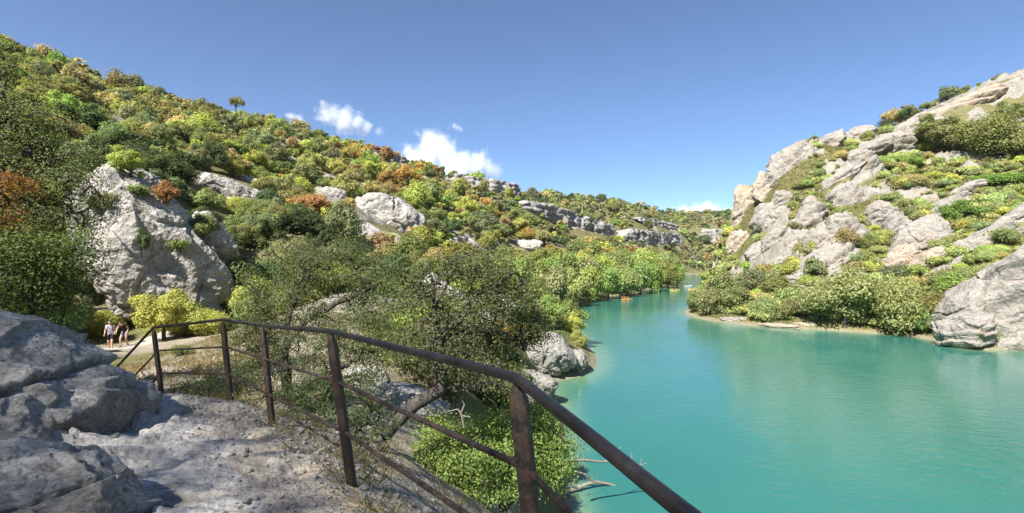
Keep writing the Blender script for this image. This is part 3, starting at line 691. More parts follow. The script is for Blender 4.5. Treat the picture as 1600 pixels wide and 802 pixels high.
def crown_proto(seed, nl, n_leaf, size, kind='oak'):
    """crown about 1 unit in radius standing on z = 0 (top near z = 1.75); leaf-sized faces in uneven lobes, plus limbs"""
    rg = np.random.default_rng(seed)
    lob = []
    while len(lob) < nl:
        p = rg.normal(size=3); p /= np.linalg.norm(p); p *= rg.uniform(0.35, 0.85)
        if kind == 'oak': c = np.array([p[0]*0.88, p[1]*0.88, 0.86+p[2]*0.68]); r = rg.uniform(0.22, 0.42)
        elif kind == 'round': c = np.array([p[0]*0.76, p[1]*0.76, 0.78+p[2]*0.66]); r = rg.uniform(0.28, 0.46)
        elif kind == 'spread': c = np.array([p[0]*1.0, p[1]*1.0, 0.75+abs(p[2])*0.5+0.2*rg.normal()]); r = rg.uniform(0.20, 0.36)
        elif kind == 'lone': c = np.array([p[0]*0.75, p[1]*0.75, 1.30+p[2]*0.22]); r = rg.uniform(0.16, 0.26)
        elif kind == 'pine': h = rg.uniform(0.1, 1); c = np.array([p[0]*0.75*(1.15-h), p[1]*0.75*(1.15-h), 0.55+h*1.15]); r = rg.uniform(0.15, 0.30)
        else: c = np.array([p[0]*0.9, p[1]*0.9, 0.30+abs(p[2])*0.42]); r = rg.uniform(0.24, 0.42)
        lob.append((c, r))
    lc = np.array([c for c, r in lob]); lr = np.array([r for c, r in lob])
    k_ = rg.choice(nl, n_leaf, p=lr**2/(lr**2).sum())
    d = rg.normal(size=(n_leaf, 3)); d[:, 2] += 0.35; d = unit(d)
    rr_ = lr[k_]*(rg.uniform(0, 1, n_leaf)**0.45)
    bump = 1+0.5*noise(d*2.1+lc[k_]*3.1, 0.55, seed)
    pos = lc[k_]+d*(rr_*bump)[:, None]*np.array([1.05, 1.05, 0.85])
    pos[:, 2] = np.maximum(pos[:, 2], 0.04)
    nrm = unit(d*0.85+np.array([0, 0, 0.30])+rg.normal(size=(n_leaf, 3))*0.38)
    v, f = leaf_quads(pos, nrm, size, size*0.72, rg)
    limbs = []
    zt_ = {'oak': 0.55, 'round': 0.4, 'spread': 0.45, 'pine': 1.5, 'lone': 1.1}.get(kind, 0.12)
    tr = np.array([[0, 0, -0.25], [0.02, 0.01, 0.1], [rg.normal()*0.05, rg.normal()*0.05, zt_]])
    limbs.append(tube(tr, np.array([0.075, 0.06, 0.045]), 6))
    for c, r in lob[:max(5, nl//2)]:
        m = (tr[2]+c)/2+rg.normal(size=3)*0.06
        limbs.append(tube(np.array([tr[2]*0.9, m, c]), np.array([0.035, 0.024, 0.008]), 4))
    return (v, f), join(limbs)
PROTO = {}
def proto_set(key, kinds, nl, n_leaf, size, seed):
    out = []
    for i, kd in enumerate(kinds):
        (v, f), (tv, tf_) = crown_proto(seed+i, nl, n_leaf, size, kd)
        out.append((v, f, mesh_np('crown', v, f, LEAF), mesh_np('trunk', tv, tf_, BARK, True)))
    PROTO[key] = out
OAKS = ['oak', 'round', 'oak', 'spread', 'oak', 'round']
proto_set('fine', OAKS, 26, 15000, 0.062, 300)
proto_set('near', OAKS, 24, 7000, 0.085, 310)
proto_set('mid', OAKS, 20, 2600, 0.125, 330)
proto_set('grove', ['oak', 'round', 'oak', 'round'], 30, 5200, 0.10, 340)
proto_set('bush', ['bush']*5, 14, 2600, 0.12, 350)
proto_set('bushfine', ['bush']*4, 20, 9000, 0.07, 355)
proto_set('pine', ['pine'], 26, 3000, 0.10, 360)
proto_set('shade_canopy', ['round', 'round', 'round'], 70, 8200, 0.021, 390)  # leaf count sets how much sun the added shade oaks let pass
proto_set('lone', ['lone'], 16, 1500, 0.10, 362)
proto_set('far', OAKS, 12, 420, 0.27, 370)
proto_set('midlow', OAKS, 15, 1000, 0.18, 375)
proto_set('bushlow', ['bush']*4, 12, 520, 0.22, 357)
proto_set('tiny', OAKS[:4], 8, 110, 0.48, 380)

COLR = {  # base colours (linear)
 'yellow green': (0.185, 0.215, 0.040), 'bright green': (0.128, 0.182, 0.034), 'olive': (0.125, 0.145, 0.050), 'grey green': (0.115, 0.130, 0.068),
 'dark green': (0.050, 0.078, 0.028), 'orange': (0.300, 0.150, 0.036), 'rust brown': (0.200, 0.105, 0.045), 'golden': (0.270, 0.215, 0.050), 'tan': (0.205, 0.170, 0.075),
 'fresh green': (0.128, 0.172, 0.044), 'willow green': (0.150, 0.190, 0.072), 'vivid green': (0.095, 0.180, 0.028), 'golden yellow': (0.215, 0.245, 0.045)}
COLR = {k_: tuple(min(0.5, 2.1*(0.72*q+0.28*g_*(0.3*c_[0]+0.6*c_[1]+0.1*c_[2]))) for q, g_ in zip(c_, (1.08, 1.0, 0.55))) for k_, c_ in COLR.items()}
def jitter(col, rg, a=0.16):
    f_ = 1+rg.normal()*a; return tuple(float(np.clip(c*f_*(1+rg.normal()*0.06), 0.01, 0.6)) for c in col)
def plant(kind, label, cat, x, y, z, radius, height, key, col, rg, group=None, trunk=True, idx=None):
    pr = PROTO[key]; v, f, cm, tm = pr[int(rg.integers(len(pr))) if idx is None else idx % len(pr)]
    root = empty(kind, (x, y, z), rg.uniform(0, 6.28)); tag(root, label, cat, group)
    root.scale = (radius*rg.uniform(0.88, 1.12), radius*rg.uniform(0.88, 1.12), height/(1.0 if key.startswith('bush') else 1.7))
    c = mobj('crown', cm, root); c.color = (*col, 1)
    if trunk: mobj('trunk', tm, root)
    return root

# ---- near trees: grown limb by limb
def grow(trunks, att, seg, rg, wander=0.25):
    """trunks: polylines; att: points the twigs reach for. Returns list of chains [(points, parent index of the first)], nodes"""
    nodes, par, chains = [], [], []
    for tk in trunks:
        tk = np.asarray(tk, float); L_ = np.linalg.norm(np.diff(tk, axis=0), axis=1); t = np.concatenate([[0], np.cumsum(L_)])
        n = max(3, int(t[-1]/seg)+1); u = np.linspace(0, t[-1], n)
        # smooth interpolation
        pts = np.stack([np.interp(u, t, tk[:, k_]) for k_ in range(3)], 1)
        for _ in range(3): pts[1:-1] = 0.25*pts[:-2]+0.5*pts[1:-1]+0.25*pts[2:]
        if nodes:
            nn_ = np.array(nodes); j = int(((nn_-pts[0])**2).sum(1).argmin())
        else: j = -1
        ch = [j] if j >= 0 else []
        for q in pts[(1 if j >= 0 else 0):]:
            nodes.append(q+rg.normal(size=3)*seg*0.10); par.append(ch[-1] if ch else -1); ch.append(len(nodes)-1)
        chains.append(ch)
    base = np.array(nodes); dd = np.array([((base-a)**2).sum(1).min() for a in att]); order = np.argsort(dd)
    buf = np.zeros((len(nodes)+len(att)*60, 3)); buf[:len(nodes)] = base; cnt = len(nodes)
    for a in att[order]:
        d2 = ((buf[:cnt]-a)**2).sum(1); j = int(d2.argmin()); dist = math.sqrt(d2[j])
        if dist < seg*0.5: continue
        n = min(58, max(2, int(dist/seg))); p = buf[j].copy(); ch = [j]
        d0 = (a-p)/dist
        pd = (buf[j]-buf[par[j]]) if par[j] >= 0 else np.array([0, 0, seg]); pd = pd/max(1e-6, np.linalg.norm(pd))
        for s in range(n):
            t = (s+1)/n; dr = (a-p); dr /= max(1e-6, np.linalg.norm(dr))
            dr = dr*(0.55+0.45*t)+pd*0.45*(1-t)+rg.normal(size=3)*wander*(1-0.5*t)
            p = p+dr/np.linalg.norm(dr)*dist/n if s < n-1 else a
            buf[cnt] = p; par.append(ch[-1]); ch.append(cnt); cnt += 1
        chains.append(ch)
    return buf[:cnt], np.array(par), chains
def branch_mesh(nodes, par, chains, r_tip, r_base, power=0.5, ntr=1, fixed=None):
    n = len(nodes); tips = np.zeros(n)
    for ch in chains: tips[ch[-1]] += 1
    for i in range(n-1, -1, -1):
        if par[i] >= 0: tips[par[i]] += tips[i]
    rad = r_tip*np.maximum(tips, 1)**power
    rad = np.minimum(rad*1.0, r_base*1.0)
    if rad.max() < r_base: rad = r_tip+(rad-r_tip)*(r_base-r_tip)/max(1e-6, rad.max()-r_tip)
    parts = []
    for ch in chains:
        if len(ch) < 2: continue
        rc_ = rad[ch].copy(); rc_[0] = min(rc_[0], rc_[1]*1.3)
        sides = 10 if rc_.max() > 0.05 else (6 if rc_.max() > 0.015 else 4)
        parts.append(tube(nodes[ch], rc_, sides))
    return join(parts), rad
def near_tree(name, label, cat, trunks, blobs, n_att, seed, leaf, per, spread, col, bark=BARK, r_base=0.10, r_tip=0.004, seg=0.12, flat=0.6, bare=0.0, power=0.45, wander=0.25, width=0.5, mixcol=None):
    """trunks: lists of (px,py,d); blobs: (px,py,d,rx px,ry px,r depth m, weight)"""
    rg = np.random.default_rng(seed)
    tr = [np.array([at(*q) for q in t]) for t in trunks]
    bw = np.array([b_[3]*b_[4]*(b_[6] if len(b_) > 6 else 1) for b_ in blobs], float); bw /= bw.sum()
    att = []
    for b_, w_ in zip(blobs, bw):
        m = max(2, int(round(n_att*w_)))
        q = unit(rg.normal(size=(m, 3)))*(rg.uniform(0.15, 1, m)**0.5)[:, None]
        c = at(b_[0], b_[1], b_[2]); s_ = b_[2]/F
        att.append(c+q*np.array([b_[3]*s_, b_[5], b_[4]*s_]))
    att = np.concatenate(att)
    nodes, par, chains = grow(tr, att, seg, rg, wander)
    (bv, bf), rad = branch_mesh(nodes, par, chains, r_tip, r_base, power)
    origin = tr[0][0]
    root = empty(name, tuple(origin)); tag(root, label, cat)
    mobj('trunk', mesh_np('trunk', bv-origin, bf, bark, True), root)
    cen = []; dirs = []
    for ch in chains[len(tr):]:
        if rg.uniform() < bare: continue
        pts = nodes[ch]; L_ = len(pts); k0 = max(1, int(L_*0.35))
        sel = rg.integers(k0, L_, per); base = pts[sel]
        dr = unit(pts[np.minimum(sel+1, L_-1)]-pts[np.maximum(sel-1, 0)])
        off = rg.normal(size=(per, 3))*spread*np.array([1, 1, flat])
        cen.append(base+off); dirs.append(unit(off*0.5/spread+dr*0.4+np.array([0, 0, 0.55])+rg.normal(size=(per, 3))*0.5))
    cen = np.concatenate(cen); dirs = np.concatenate(dirs)
    v, f = leaf_quads(cen, dirs, leaf, leaf*width, rg)
    c = mobj('crown', mesh_np('crown', v-origin, f, LEAF), root); c.color = (*col, 1)
    return root

rgv = np.random.default_rng(54)
def surface(px, py):
    """the first solid surface on the sight line of a pixel (rock faces carry bushes)"""
    C.view_layers[0].update(); h = C.ray_cast(bpy.context.evaluated_depsgraph_get(), Vector((0, 0, 0)), Vector(at(px, py, 1)).normalized()); return h[1]
ROCKBUSH = [('small dark bush growing in a crack of the pale cliff', 222, 388, 30, 40, 'bush', 'dark green'), ('small grey bush on the upper pale cliff', 214, 305, 44, 26, 'bush', 'grey green'), ('tiny dry bush on the right half of the pale cliff', 282, 388, 34, 22, 'bush', 'olive'),
    ('yellow green bush on the top of the pale cliff', 205, 276, 70, 46, 'near', 'yellow green'), ('rusty bush on the upper right edge of the pale cliff', 258, 318, 50, 34, 'near', 'rust brown'), ('olive bush hanging over the right edge of the pale cliff', 318, 372, 56, 40, 'near', 'olive'), ('dry grey bush at the left shoulder of the pale cliff', 160, 330, 46, 40, 'near', 'grey green')]
RB = [(lb, surface(px, py), px, py, wv_, hv_, key, cn) for lb, px, py, wv_, hv_, key, cn in ROCKBUSH]
for lb, p, px, py, wv_, hv_, key, cn in RB:
    d = p.y; plant('leafy_shrub', lb, 'shrub', p.x, p.y, p.z-0.12*hv_*d/F, wv_/2*d/F, hv_*d/F*(1.0 if key == 'bush' else 1.15), key, jitter(COLR[cn], rgv, 0.06), rgv)
# the dark holm oak that leans in from the left
near_tree('holm_oak', 'dark evergreen oak with grey twigs leaning in at the left above the boulder', 'tree',
    [[(-170, 560, 9.5), (-120, 420, 9.6), (-80, 330, 9.8), (-30, 270, 10), (40, 240, 10.2)], [(-110, 400, 9.6), (-20, 330, 10), (60, 320, 10.4)], [(-60, 300, 9.8), (-20, 200, 10), (10, 130, 10.5)]],
    [(5, 115, 10.4, 34, 48, 0.7), (20, 200, 10.2, 72, 60, 1.0), (70, 190, 10.6, 50, 40, .7, .7), (60, 280, 10.3, 90, 60, 1.1), (110, 260, 10.8, 45, 40, .8, .8), (30, 350, 10, 80, 55, 1.0), (100, 335, 10.8, 60, 50, .9),
     (130, 300, 10.8, 30, 25, .5, .7), (-30, 260, 9.8, 60, 120, 1.0, .6), (140, 345, 10.8, 25, 30, .5, .7)],
    560, 401, 0.054, 38, 0.15, (0.20, 0.235, 0.10), r_base=0.16, r_tip=0.0045, wander=0.3)
near_tree('oak_tree', 'rust coloured oak sprays at the left edge inside the dark oak', 'tree',
    [[(-120, 520, 8.6), (-60, 400, 8.7), (-10, 320, 8.8)]], [(15, 290, 8.9, 40, 22, .4), (0, 330, 8.9, 30, 30, .4), (30, 355, 9, 20, 14, .3)], 46, 402, 0.055, 40, 0.11, (0.33, 0.165, 0.055), r_base=0.05)
near_tree('leafy_shrub', 'glossy mid green shrub filling the left edge over the boulder', 'shrub',
    [[(60, 560, 8.8), (50, 480, 8.8), (40, 430, 8.8)], [(70, 550, 9.0), (110, 470, 9.2)]],
    [(30, 420, 8.6, 60, 45, .8), (80, 420, 9.0, 55, 40, .8), (40, 470, 8.8, 70, 28, .8), (95, 460, 9.4, 34, 30, .6), (10, 380, 8.6, 40, 30, .6), (128, 400, 9.4, 28, 22, .5), (105, 375, 9.2, 35, 18, .5, .8)],
    330, 403, 0.062, 40, 0.155, (0.165, 0.225, 0.070), r_base=0.05)
near_tree('leafy_shrub', 'low dark green shrub behind the crest of the boulder', 'shrub',
    [[(90, 540, 11), (85, 500, 11)]], [(60, 490, 10.8, 60, 22, .7), (92, 495, 11.2, 36, 24, .7), (82, 515, 11.2, 34, 14, .6)], 150, 404, 0.055, 42, 0.12, (0.15, 0.25, 0.085), r_base=0.03)
# trees behind the railing
near_tree('evergreen_oak', 'broad grey green evergreen oak behind the first railings, many dark stems', 'tree',
    [[(450, 625, 9.6), (444, 560, 9.7), (448, 500, 9.9), (470, 450, 10.2), (500, 410, 10.6)], [(444, 570, 9.7), (420, 520, 9.8), (405, 470, 10)], [(446, 540, 9.8), (490, 490, 10), (560, 460, 10.4), (600, 440, 10.6)], [(470, 620, 9.5), (500, 590, 9.5), (560, 560, 9.6)], [(455, 470, 10.1), (480, 420, 10.3), (470, 395, 10.6)]],
    [(470, 400, 10.6, 60, 32, 1.0), (530, 395, 10.8, 50, 28, .9), (430, 455, 10.3, 55, 35, 1.0), (520, 450, 10.4, 80, 35, 1.1), (590, 430, 10.8, 45, 32, .8), (600, 480, 10.4, 60, 30, .9), (470, 510, 9.9, 80, 30, 1.0), (560, 520, 9.9, 80, 32, 1.0), (400, 520, 9.8, 40, 36, .8),
     (430, 570, 9.6, 50, 30, .7, .6), (540, 570, 9.5, 80, 30, .8, .6), (380, 560, 9.8, 30, 30, .6, .5), (620, 530, 10, 45, 26, .7)],
    760, 405, 0.044, 60, 0.12, (0.140, 0.172, 0.072), r_base=0.105, r_tip=0.004, wander=0.32)
near_tree('twisted_juniper', 'twisted juniper with bare silvery trunk and sparse foliage leaning over the water', 'tree',
    [[(592, 705, 6.6), (612, 668, 6.7), (645, 636, 6.8), (690, 605, 6.9), (735, 603, 7.0), (768, 622, 7.0), (790, 655, 7.0)],
     [(690, 606, 6.9), (686, 560, 6.95), (682, 500, 7.0), (674, 440, 7.05), (668, 405, 7.1)], [(684, 530, 7.0), (720, 500, 7.1), (740, 462, 7.2), (735, 400, 7.3)], [(682, 480, 7), (700, 440, 7), (708, 418, 7)], [(684, 545, 7), (730, 515, 7.2), (790, 520, 7.4), (820, 545, 7.5)], [(678, 450, 7.05), (710, 405, 7.1), (745, 395, 7.2)], [(735, 604, 7), (770, 600, 7.1), (820, 612, 7.2)], [(740, 460, 7.2), (780, 445, 7.3), (805, 425, 7.4)]],
    [(690, 430, 7.1, 60, 32, .7, .8), (760, 420, 7.3, 55, 36, .7, .8), (640, 470, 7.0, 45, 40, .6, .7), (800, 460, 7.5, 45, 40, .6), (740, 480, 7.2, 60, 40, .7, .8), (790, 530, 7.5, 60, 32, .6), (830, 510, 7.7, 35, 36, .5), (650, 540, 6.9, 40, 34, .6, .8), (720, 560, 7.1, 60, 34, .7, .8), (800, 590, 7.3, 50, 28, .6, .8), (700, 520, 7, 30, 40, .6, .5)],
    460, 406, 0.040, 62, 0.11, (0.145, 0.170, 0.070), bark=BARK, r_base=0.085, r_tip=0.0035, seg=0.09, bare=0.15, wander=0.36)
near_tree('maple_shrub', 'bright light green maple shrub below the handrail over the water', 'shrub',
    [[(790, 850, 7.6), (780, 770, 7.6), (760, 720, 7.7), (740, 690, 7.8)], [(785, 800, 7.6), (830, 740, 7.8), (850, 690, 8.0)], [(775, 770, 7.6), (700, 730, 7.6), (670, 705, 7.6)]],
    [(690, 700, 7.5, 50, 24, .6), (740, 700, 7.6, 60, 36, .7), (800, 690, 7.8, 50, 40, .7), (850, 690, 8.0, 50, 44, .7), (720, 740, 7.4, 50, 26, .6), (790, 740, 7.6, 60, 34, .7), (860, 730, 8.0, 46, 34, .6), (840, 650, 8.2, 36, 22, .5, .8), (690, 670, 7.7, 40, 16, .4, .8), (780, 660, 7.8, 36, 18, .5, .6)],
    480, 407, 0.044, 76, 0.125, (0.255, 0.345, 0.095), r_base=0.05, flat=0.5)
near_tree('leafy_shrub', 'thin dry green shrub at the trail edge below the last railings', 'shrub',
    [[(330, 640, 8.4), (325, 610, 8.4)]], [(310, 605, 8.6, 40, 16, .4), (350, 590, 8.6, 36, 22, .4), (385, 600, 8.4, 30, 26, .4), (330, 620, 8.3, 40, 10, .3)], 90, 408, 0.04, 36, 0.08, (0.15, 0.19, 0.08), r_base=0.012, r_tip=0.003)
near_tree('leafy_shrub', 'small twiggy shrub between the two rusty posts by the trail', 'shrub',
    [[(555, 690, 5.2), (560, 650, 5.3)], [(560, 680, 5.2), (580, 640, 5.3)]], [(560, 640, 5.3, 36, 30, .3), (595, 650, 5.4, 26, 24, .3), (530, 650, 5.2, 20, 22, .2), (580, 680, 5.2, 36, 20, .25)], 80, 409, 0.035, 26, 0.06, (0.14, 0.19, 0.075), r_base=0.012, r_tip=0.0025)
near_tree('leafy_shrub', 'dense dark shrub in the hollow behind the tall rusty post', 'shrub',
    [[(520, 650, 8.5), (515, 600, 8.6)]], [(500, 610, 8.6, 50, 26, .6), (560, 600, 8.8, 46, 22, .6), (450, 620, 8.4, 40, 20, .5), (490, 640, 8.0, 40, 14, .4)], 170, 410, 0.045, 42, 0.10, (0.11, 0.155, 0.06), r_base=0.02)
rgv = np.random.default_rng(55)
# unseen holm oaks added on the slope behind the viewpoint to shade the trail
_sx, _sy = -SUN_DIR.x, -SUN_DIR.y
for i, (t_, o_, r_, up) in enumerate([(15, -6.5, 5.0, 0), (16, -1.0, 5.2, 0), (15, 4.5, 4.8, 0), (21, -8, 5.6, 0), (22, -2.5, 5.8, 0), (21, 3, 5.4, 0), (20, 8.5, 5, 0)]):
    cx_, cy_ = -2.6+SUN_DIR.x*t_-SUN_DIR.y*o_*-1, 3.8+SUN_DIR.y*t_+SUN_DIR.x*o_*-1
    zl = -1.5+t_*math.tan(SUN_EL); zg = gz1(cx_, cy_); h_ = max(6.0, zl+r_*0.85-zg)
    plant('holm_oak', ['spreading', 'dense', 'tall', 'leaning', 'old', 'broad', 'slender', 'upper'][i]+' unseen holm oak added on the slope behind the viewpoint to shade the trail', 'tree', cx_, cy_, zg-0.2, r_, h_, 'shade_canopy', (0.10, 0.13, 0.05), rgv, 'unseen shade oaks added behind the viewpoint')
def on_px(px, py): return float(ray_ground(px, py)[0])
def plant_px(kind, label, cat, px, pyb, wpx, hpx, key, colname, d=None, group=None, trunk=True, sink=0.0, idx=None):
    d = on_px(px, pyb) if d is None else d
    if not np.isfinite(d): d = 150
    x, y, _ = at(px, pyb, d); z = max(gz1(x, y), WATER-0.3)
    return plant(kind, label, cat, x, y, z-sink, wpx/2*d/F, hpx*d/F, key, jitter(COLR[colname], rgv, 0.06), rgv, group, trunk, idx)
plant_px('leafy_shrub', 'yellow green shrub glowing at the foot of the pale cliff by the walkers', 'shrub', 256, 508, 104, 88, 'fine', 'golden yellow', d=31)
plant_px('leafy_shrub', 'round dense dark green bush right of the pale cliff at the trail bend', 'shrub', 368, 488, 125, 108, 'fine', 'dark green', d=39)
plant_px('leafy_shrub', 'second dark green bush behind the round one at the trail bend', 'shrub', 420, 480, 90, 90, 'fine', 'dark green', d=42)
plant_px('leafy_shrub', 'low green bush along the cliff foot right of the yellow green shrub', 'shrub', 290, 500, 90, 36, 'bushfine', 'bright green', d=33.5)
_yy = np.arange(150, 215, 1.0); _hit = ray_ground(np.full(len(_yy), 369.0), _yy); _k = int(np.isfinite(_hit).argmax())
plant_px('pine_tree', 'lone pine standing on the left skyline', 'tree', 369, _yy[_k]+1, 30, _yy[_k]+1-150, 'lone', 'olive', d=float(_hit[_k])*0.985)
for px, pyb, wv_, hv_, cn, dd_, lb in [(392, 352, 60, 44, 'olive', None, 'olive bush between the pale cliff and the mid hillside outcrop'), (372, 338, 46, 34, 'yellow green', None, 'yellow green bush right of the narrow rock rib'), (408, 384, 64, 48, 'grey green', None, 'grey bush on the slope right of the pale cliff'), (438, 366, 60, 46, 'olive', None, 'olive bush uphill of the broad evergreen oak'), (428, 338, 44, 34, 'tan', None, 'tan bush under the long whitish outcrop'), (380, 398, 54, 44, 'olive', None, 'olive bush over the round dark bush at the bend'), (352, 400, 50, 44, 'bright green', 38, 'green bush at the lower right edge of the pale cliff'), (300, 512, 46, 22, 'olive', 32, 'low olive tuft at the outer edge of the far trail'), (345, 512, 60, 26, 'grey green', 33, 'low grey tuft on the bank under the far trail'), (285, 545, 46, 20, 'olive', 21, 'small olive tuft on the dry bank seen through the railing')]:
    plant_px('leafy_shrub', lb, 'shrub', px, pyb, wv_, hv_, 'fine' if hv_ > 30 else 'bushfine', cn, d=dd_)
# riverside grove on the left bank
gv = []
for (px, py, wv_, hv_) in [(862, 486, 60, 78), (838, 498, 56, 72), (895, 480, 52, 62), (925, 472, 50, 66), (950, 468, 46, 58), (975, 464, 48, 62), (1000, 460, 46, 60), (1022, 456, 42, 54), (1044, 451, 40, 50), (1058, 448, 28, 44),
     (880, 470, 60, 72), (915, 462, 56, 68), (945, 456, 54, 62), (975, 451, 50, 60), (1005, 447, 50, 58), (1030, 443, 46, 54), (1050, 440, 36, 48), (850, 474, 60, 70), (815, 480, 60, 72),
     (860, 456, 56, 60), (895, 450, 56, 58), (930, 445, 52, 54), (965, 440, 52, 52), (1000, 436, 48, 50), (1030, 434, 44, 46), (800, 462, 60, 62), (830, 456, 60, 60), (870, 440, 52, 50), (910, 436, 50, 46), (945, 432, 46, 44), (980, 428, 42, 40), (1012, 426, 40, 38), (780, 450, 56, 52), (810, 440, 52, 50), (845, 436, 52, 46)]:
    gv.append((px, py, wv_, hv_))
ordw = ['dark', 'olive', 'pale', 'bright', 'deep', 'light']
for i, (px, py, wv_, hv_) in enumerate(gv):
    front = i < 10
    cn = rgv.choice(['willow green', 'fresh green', 'olive', 'bright green'], p=[.4, .15, .25, .2]) if front else rgv.choice(['fresh green', 'bright green', 'yellow green', 'willow green'], p=[.45, .25, .12, .18])
    row = 'waterline' if front else ('second row' if i < 19 else 'back rows')
    nb = 'near the cove' if px < 870 else ('before the first canoes' if px < 960 else ('above the canoes' if px < 1020 else 'at the far tip'))
    plant_px('riverside_tree', f'{cn} tree in the {row} of the grove {nb}', 'tree', px, py, wv_*1.08, hv_, 'grove', cn, group='trees of the riverside grove', idx=i)
# willows and bushes of the right bank
for px, py, wv_, hv_, key, cn, lb in [
    (1320, 516, 130, 98, 'fine', 'willow green', 'big rounded willow at the right shore, left of the pair'),
    (1405, 524, 120, 100, 'fine', 'willow green', 'big rounded willow at the right shore, right of the pair'),
    (1275, 508, 70, 62, 'near', 'willow green', 'smaller willow at the left foot of the big shore willow'),
    (1360, 500, 80, 66, 'near', 'olive', 'dark tree in the gap between the two shore willows'),
    (1440, 526, 56, 46, 'near', 'vivid green', 'yellowish vivid green bush at the water right of the willows'),
    (1462, 510, 60, 62, 'near', 'olive', 'thin olive tree between willows and huge rock face'),
    (1490, 478, 70, 50, 'near', 'fresh green', 'pale green bush above the huge rock face'),
    (1500, 360, 76, 42, 'near', 'vivid green', 'vivid green round bush by the leaning rib'),
    (1465, 372, 50, 36, 'near', 'bright green', 'green bush left of the vivid one under the rib'),
    (1455, 240, 70, 54, 'near', 'olive', 'leafy oak at the left of the upper right slope'),
    (1500, 246, 80, 62, 'near', 'olive', 'spreading oak left of the largest one on the upper right slope'),
    (1548, 258, 100, 74, 'fine', 'olive', 'largest spreading oak with dark limbs on the upper right slope'),
    (1595, 258, 60, 66, 'near', 'olive', 'spreading oak at the far right of the upper slope'),
    (1585, 205, 60, 46, 'near', 'olive', 'bright oak high at the right edge'),
    (1425, 268, 36, 24, 'near', 'bright green', 'small green bush below the leaning slab'),
    (1425, 305, 60, 30, 'bushfine', 'willow green', 'pale grey green bush in the middle of the right slope'),
    (1570, 290, 80, 26, 'bushfine', 'vivid green', 'flat vivid green bush under the spreading oaks'),
    (1110, 492, 60, 48, 'near', 'willow green', 'rounded bush at the tip of the point'),
    (1085, 488, 40, 34, 'near', 'olive', 'outermost bush over the water at the point'),
    (1150, 490, 60, 50, 'near', 'olive', 'olive bush on the point behind the tip'),
    (1190, 500, 60, 40, 'bushfine', 'willow green', 'low willow bush on the shore of the point'),
    (1130, 470, 60, 46, 'near', 'olive', 'olive bush in the second row of the point'),
    (1175, 465, 60, 46, 'near', 'grey green', 'grey green bush on the rise of the point'),
    (1215, 470, 56, 44, 'near', 'olive', 'olive bush left of the whitish ledges'),
    (1240, 500, 50, 34, 'bushfine', 'olive', 'low olive bush at the left foot of the willows'),
    (1320, 400, 44, 44, 'near', 'tan', 'brownish bare bush on the foot of the central rib'),
    (1358, 400, 30, 34, 'near', 'olive', 'bush in the dark hollow beside the central rib')]:
    nm = 'willow_tree' if 'willow at' in lb else ('oak_tree' if ' oak' in lb else 'bush')
    plant_px(nm, lb, 'tree' if nm != 'bush' else 'bush', px, py, wv_, hv_, key, cn)

# ---- wooded slopes: one tree per spot, the largest in view as trees of their own, the rest as one woodland mass
def scatter(n, dmin, dmax, spacing, rg, a0=-50, a1=47, steep=False):
    r_ = np.sqrt(rg.uniform(dmin**2, dmax**2, n)); a_ = np.radians(rg.uniform(a0, a1, n)); x, y = r_*np.sin(a_), r_*np.cos(a_)
    z = base_z(x, y)*(1.0 if steep else 0.0); cell = {}; keep = []
    for i in range(n):
        if steep and z[i] < WATER: continue
        s_ = spacing(r_[i]); c_ = (int(x[i]//6), int(y[i]//6), int(z[i]//6)); ok = True
        m = int(s_//6)+1
        for dx in range(-m, m+1):
            for dy in range(-m, m+1):
                for dz in (range(-m, m+1) if steep else (0,)):
                    for j in cell.get((c_[0]+dx, c_[1]+dy, c_[2]+dz), ()):
                        if (x[i]-x[j])**2+(y[i]-y[j])**2+(z[i]-z[j])**2 < s_*s_: ok = False; break
                    if not ok: break
                if not ok: break
            if not ok: break
        if ok: cell.setdefault(c_, []).append(i); keep.append(i)
    return x[keep], y[keep]
rgs = np.random.default_rng(91)
sets = [scatter(14000, 14, 110, lambda r: 2.0 if r < 60 else 2.4, rgs), scatter(24000, 110, 270, lambda r: 3.1, rgs), scatter(12000, 270, 560, lambda r: 6.0, rgs), scatter(9000, 560, 1000, lambda r: 10, rgs), scatter(60000, 62, 185, lambda r: 1.2, rgs, 17, 47, True)]
X = np.concatenate([s_[0] for s_ in sets]); Y = np.concatenate([s_[1] for s_ in sets])
zb_ = base_z(X, Y); rk, dzz = relief(X, Y, zb_); Z = zb_+dzz; D = np.hypot(X, Y)
PX = CX+F*X/Y; PY = CY-F*Z/Y
rm_ = right_mask(X, Y)*(X > 25)
dens = noise(np.stack([X, Y, X*0], 1), 26, 4)
ok = (Z > WATER+0.7)
extra = np.arange(len(X)) >= len(X)-len(sets[-1][0]); ok &= extra == (rm_ > 0.5)
ok &= (rm_ > 0.5) | (rk < 0.75) | (rgs.uniform(size=len(X)) < 0.25)
# keep the trail, its bank and the near planting clear
ok &= np.array([np.min((cl_[:, 0]-a)**2+(cl_[:, 1]-b)**2) > 2.9**2 for a, b in zip(X, Y)]); ok &= ~((D < 40) & (X < -8) & (PX < 300) & (PX > -100)); ok &= ~((D < 34) & (X < -5.5) & (PX > -100)); ok &= ~((D < 20) & (PX < 640)); ok &= ~((D < 13))
ok &= ~((D < 45) & (PX > 800)) | (Y > 46)
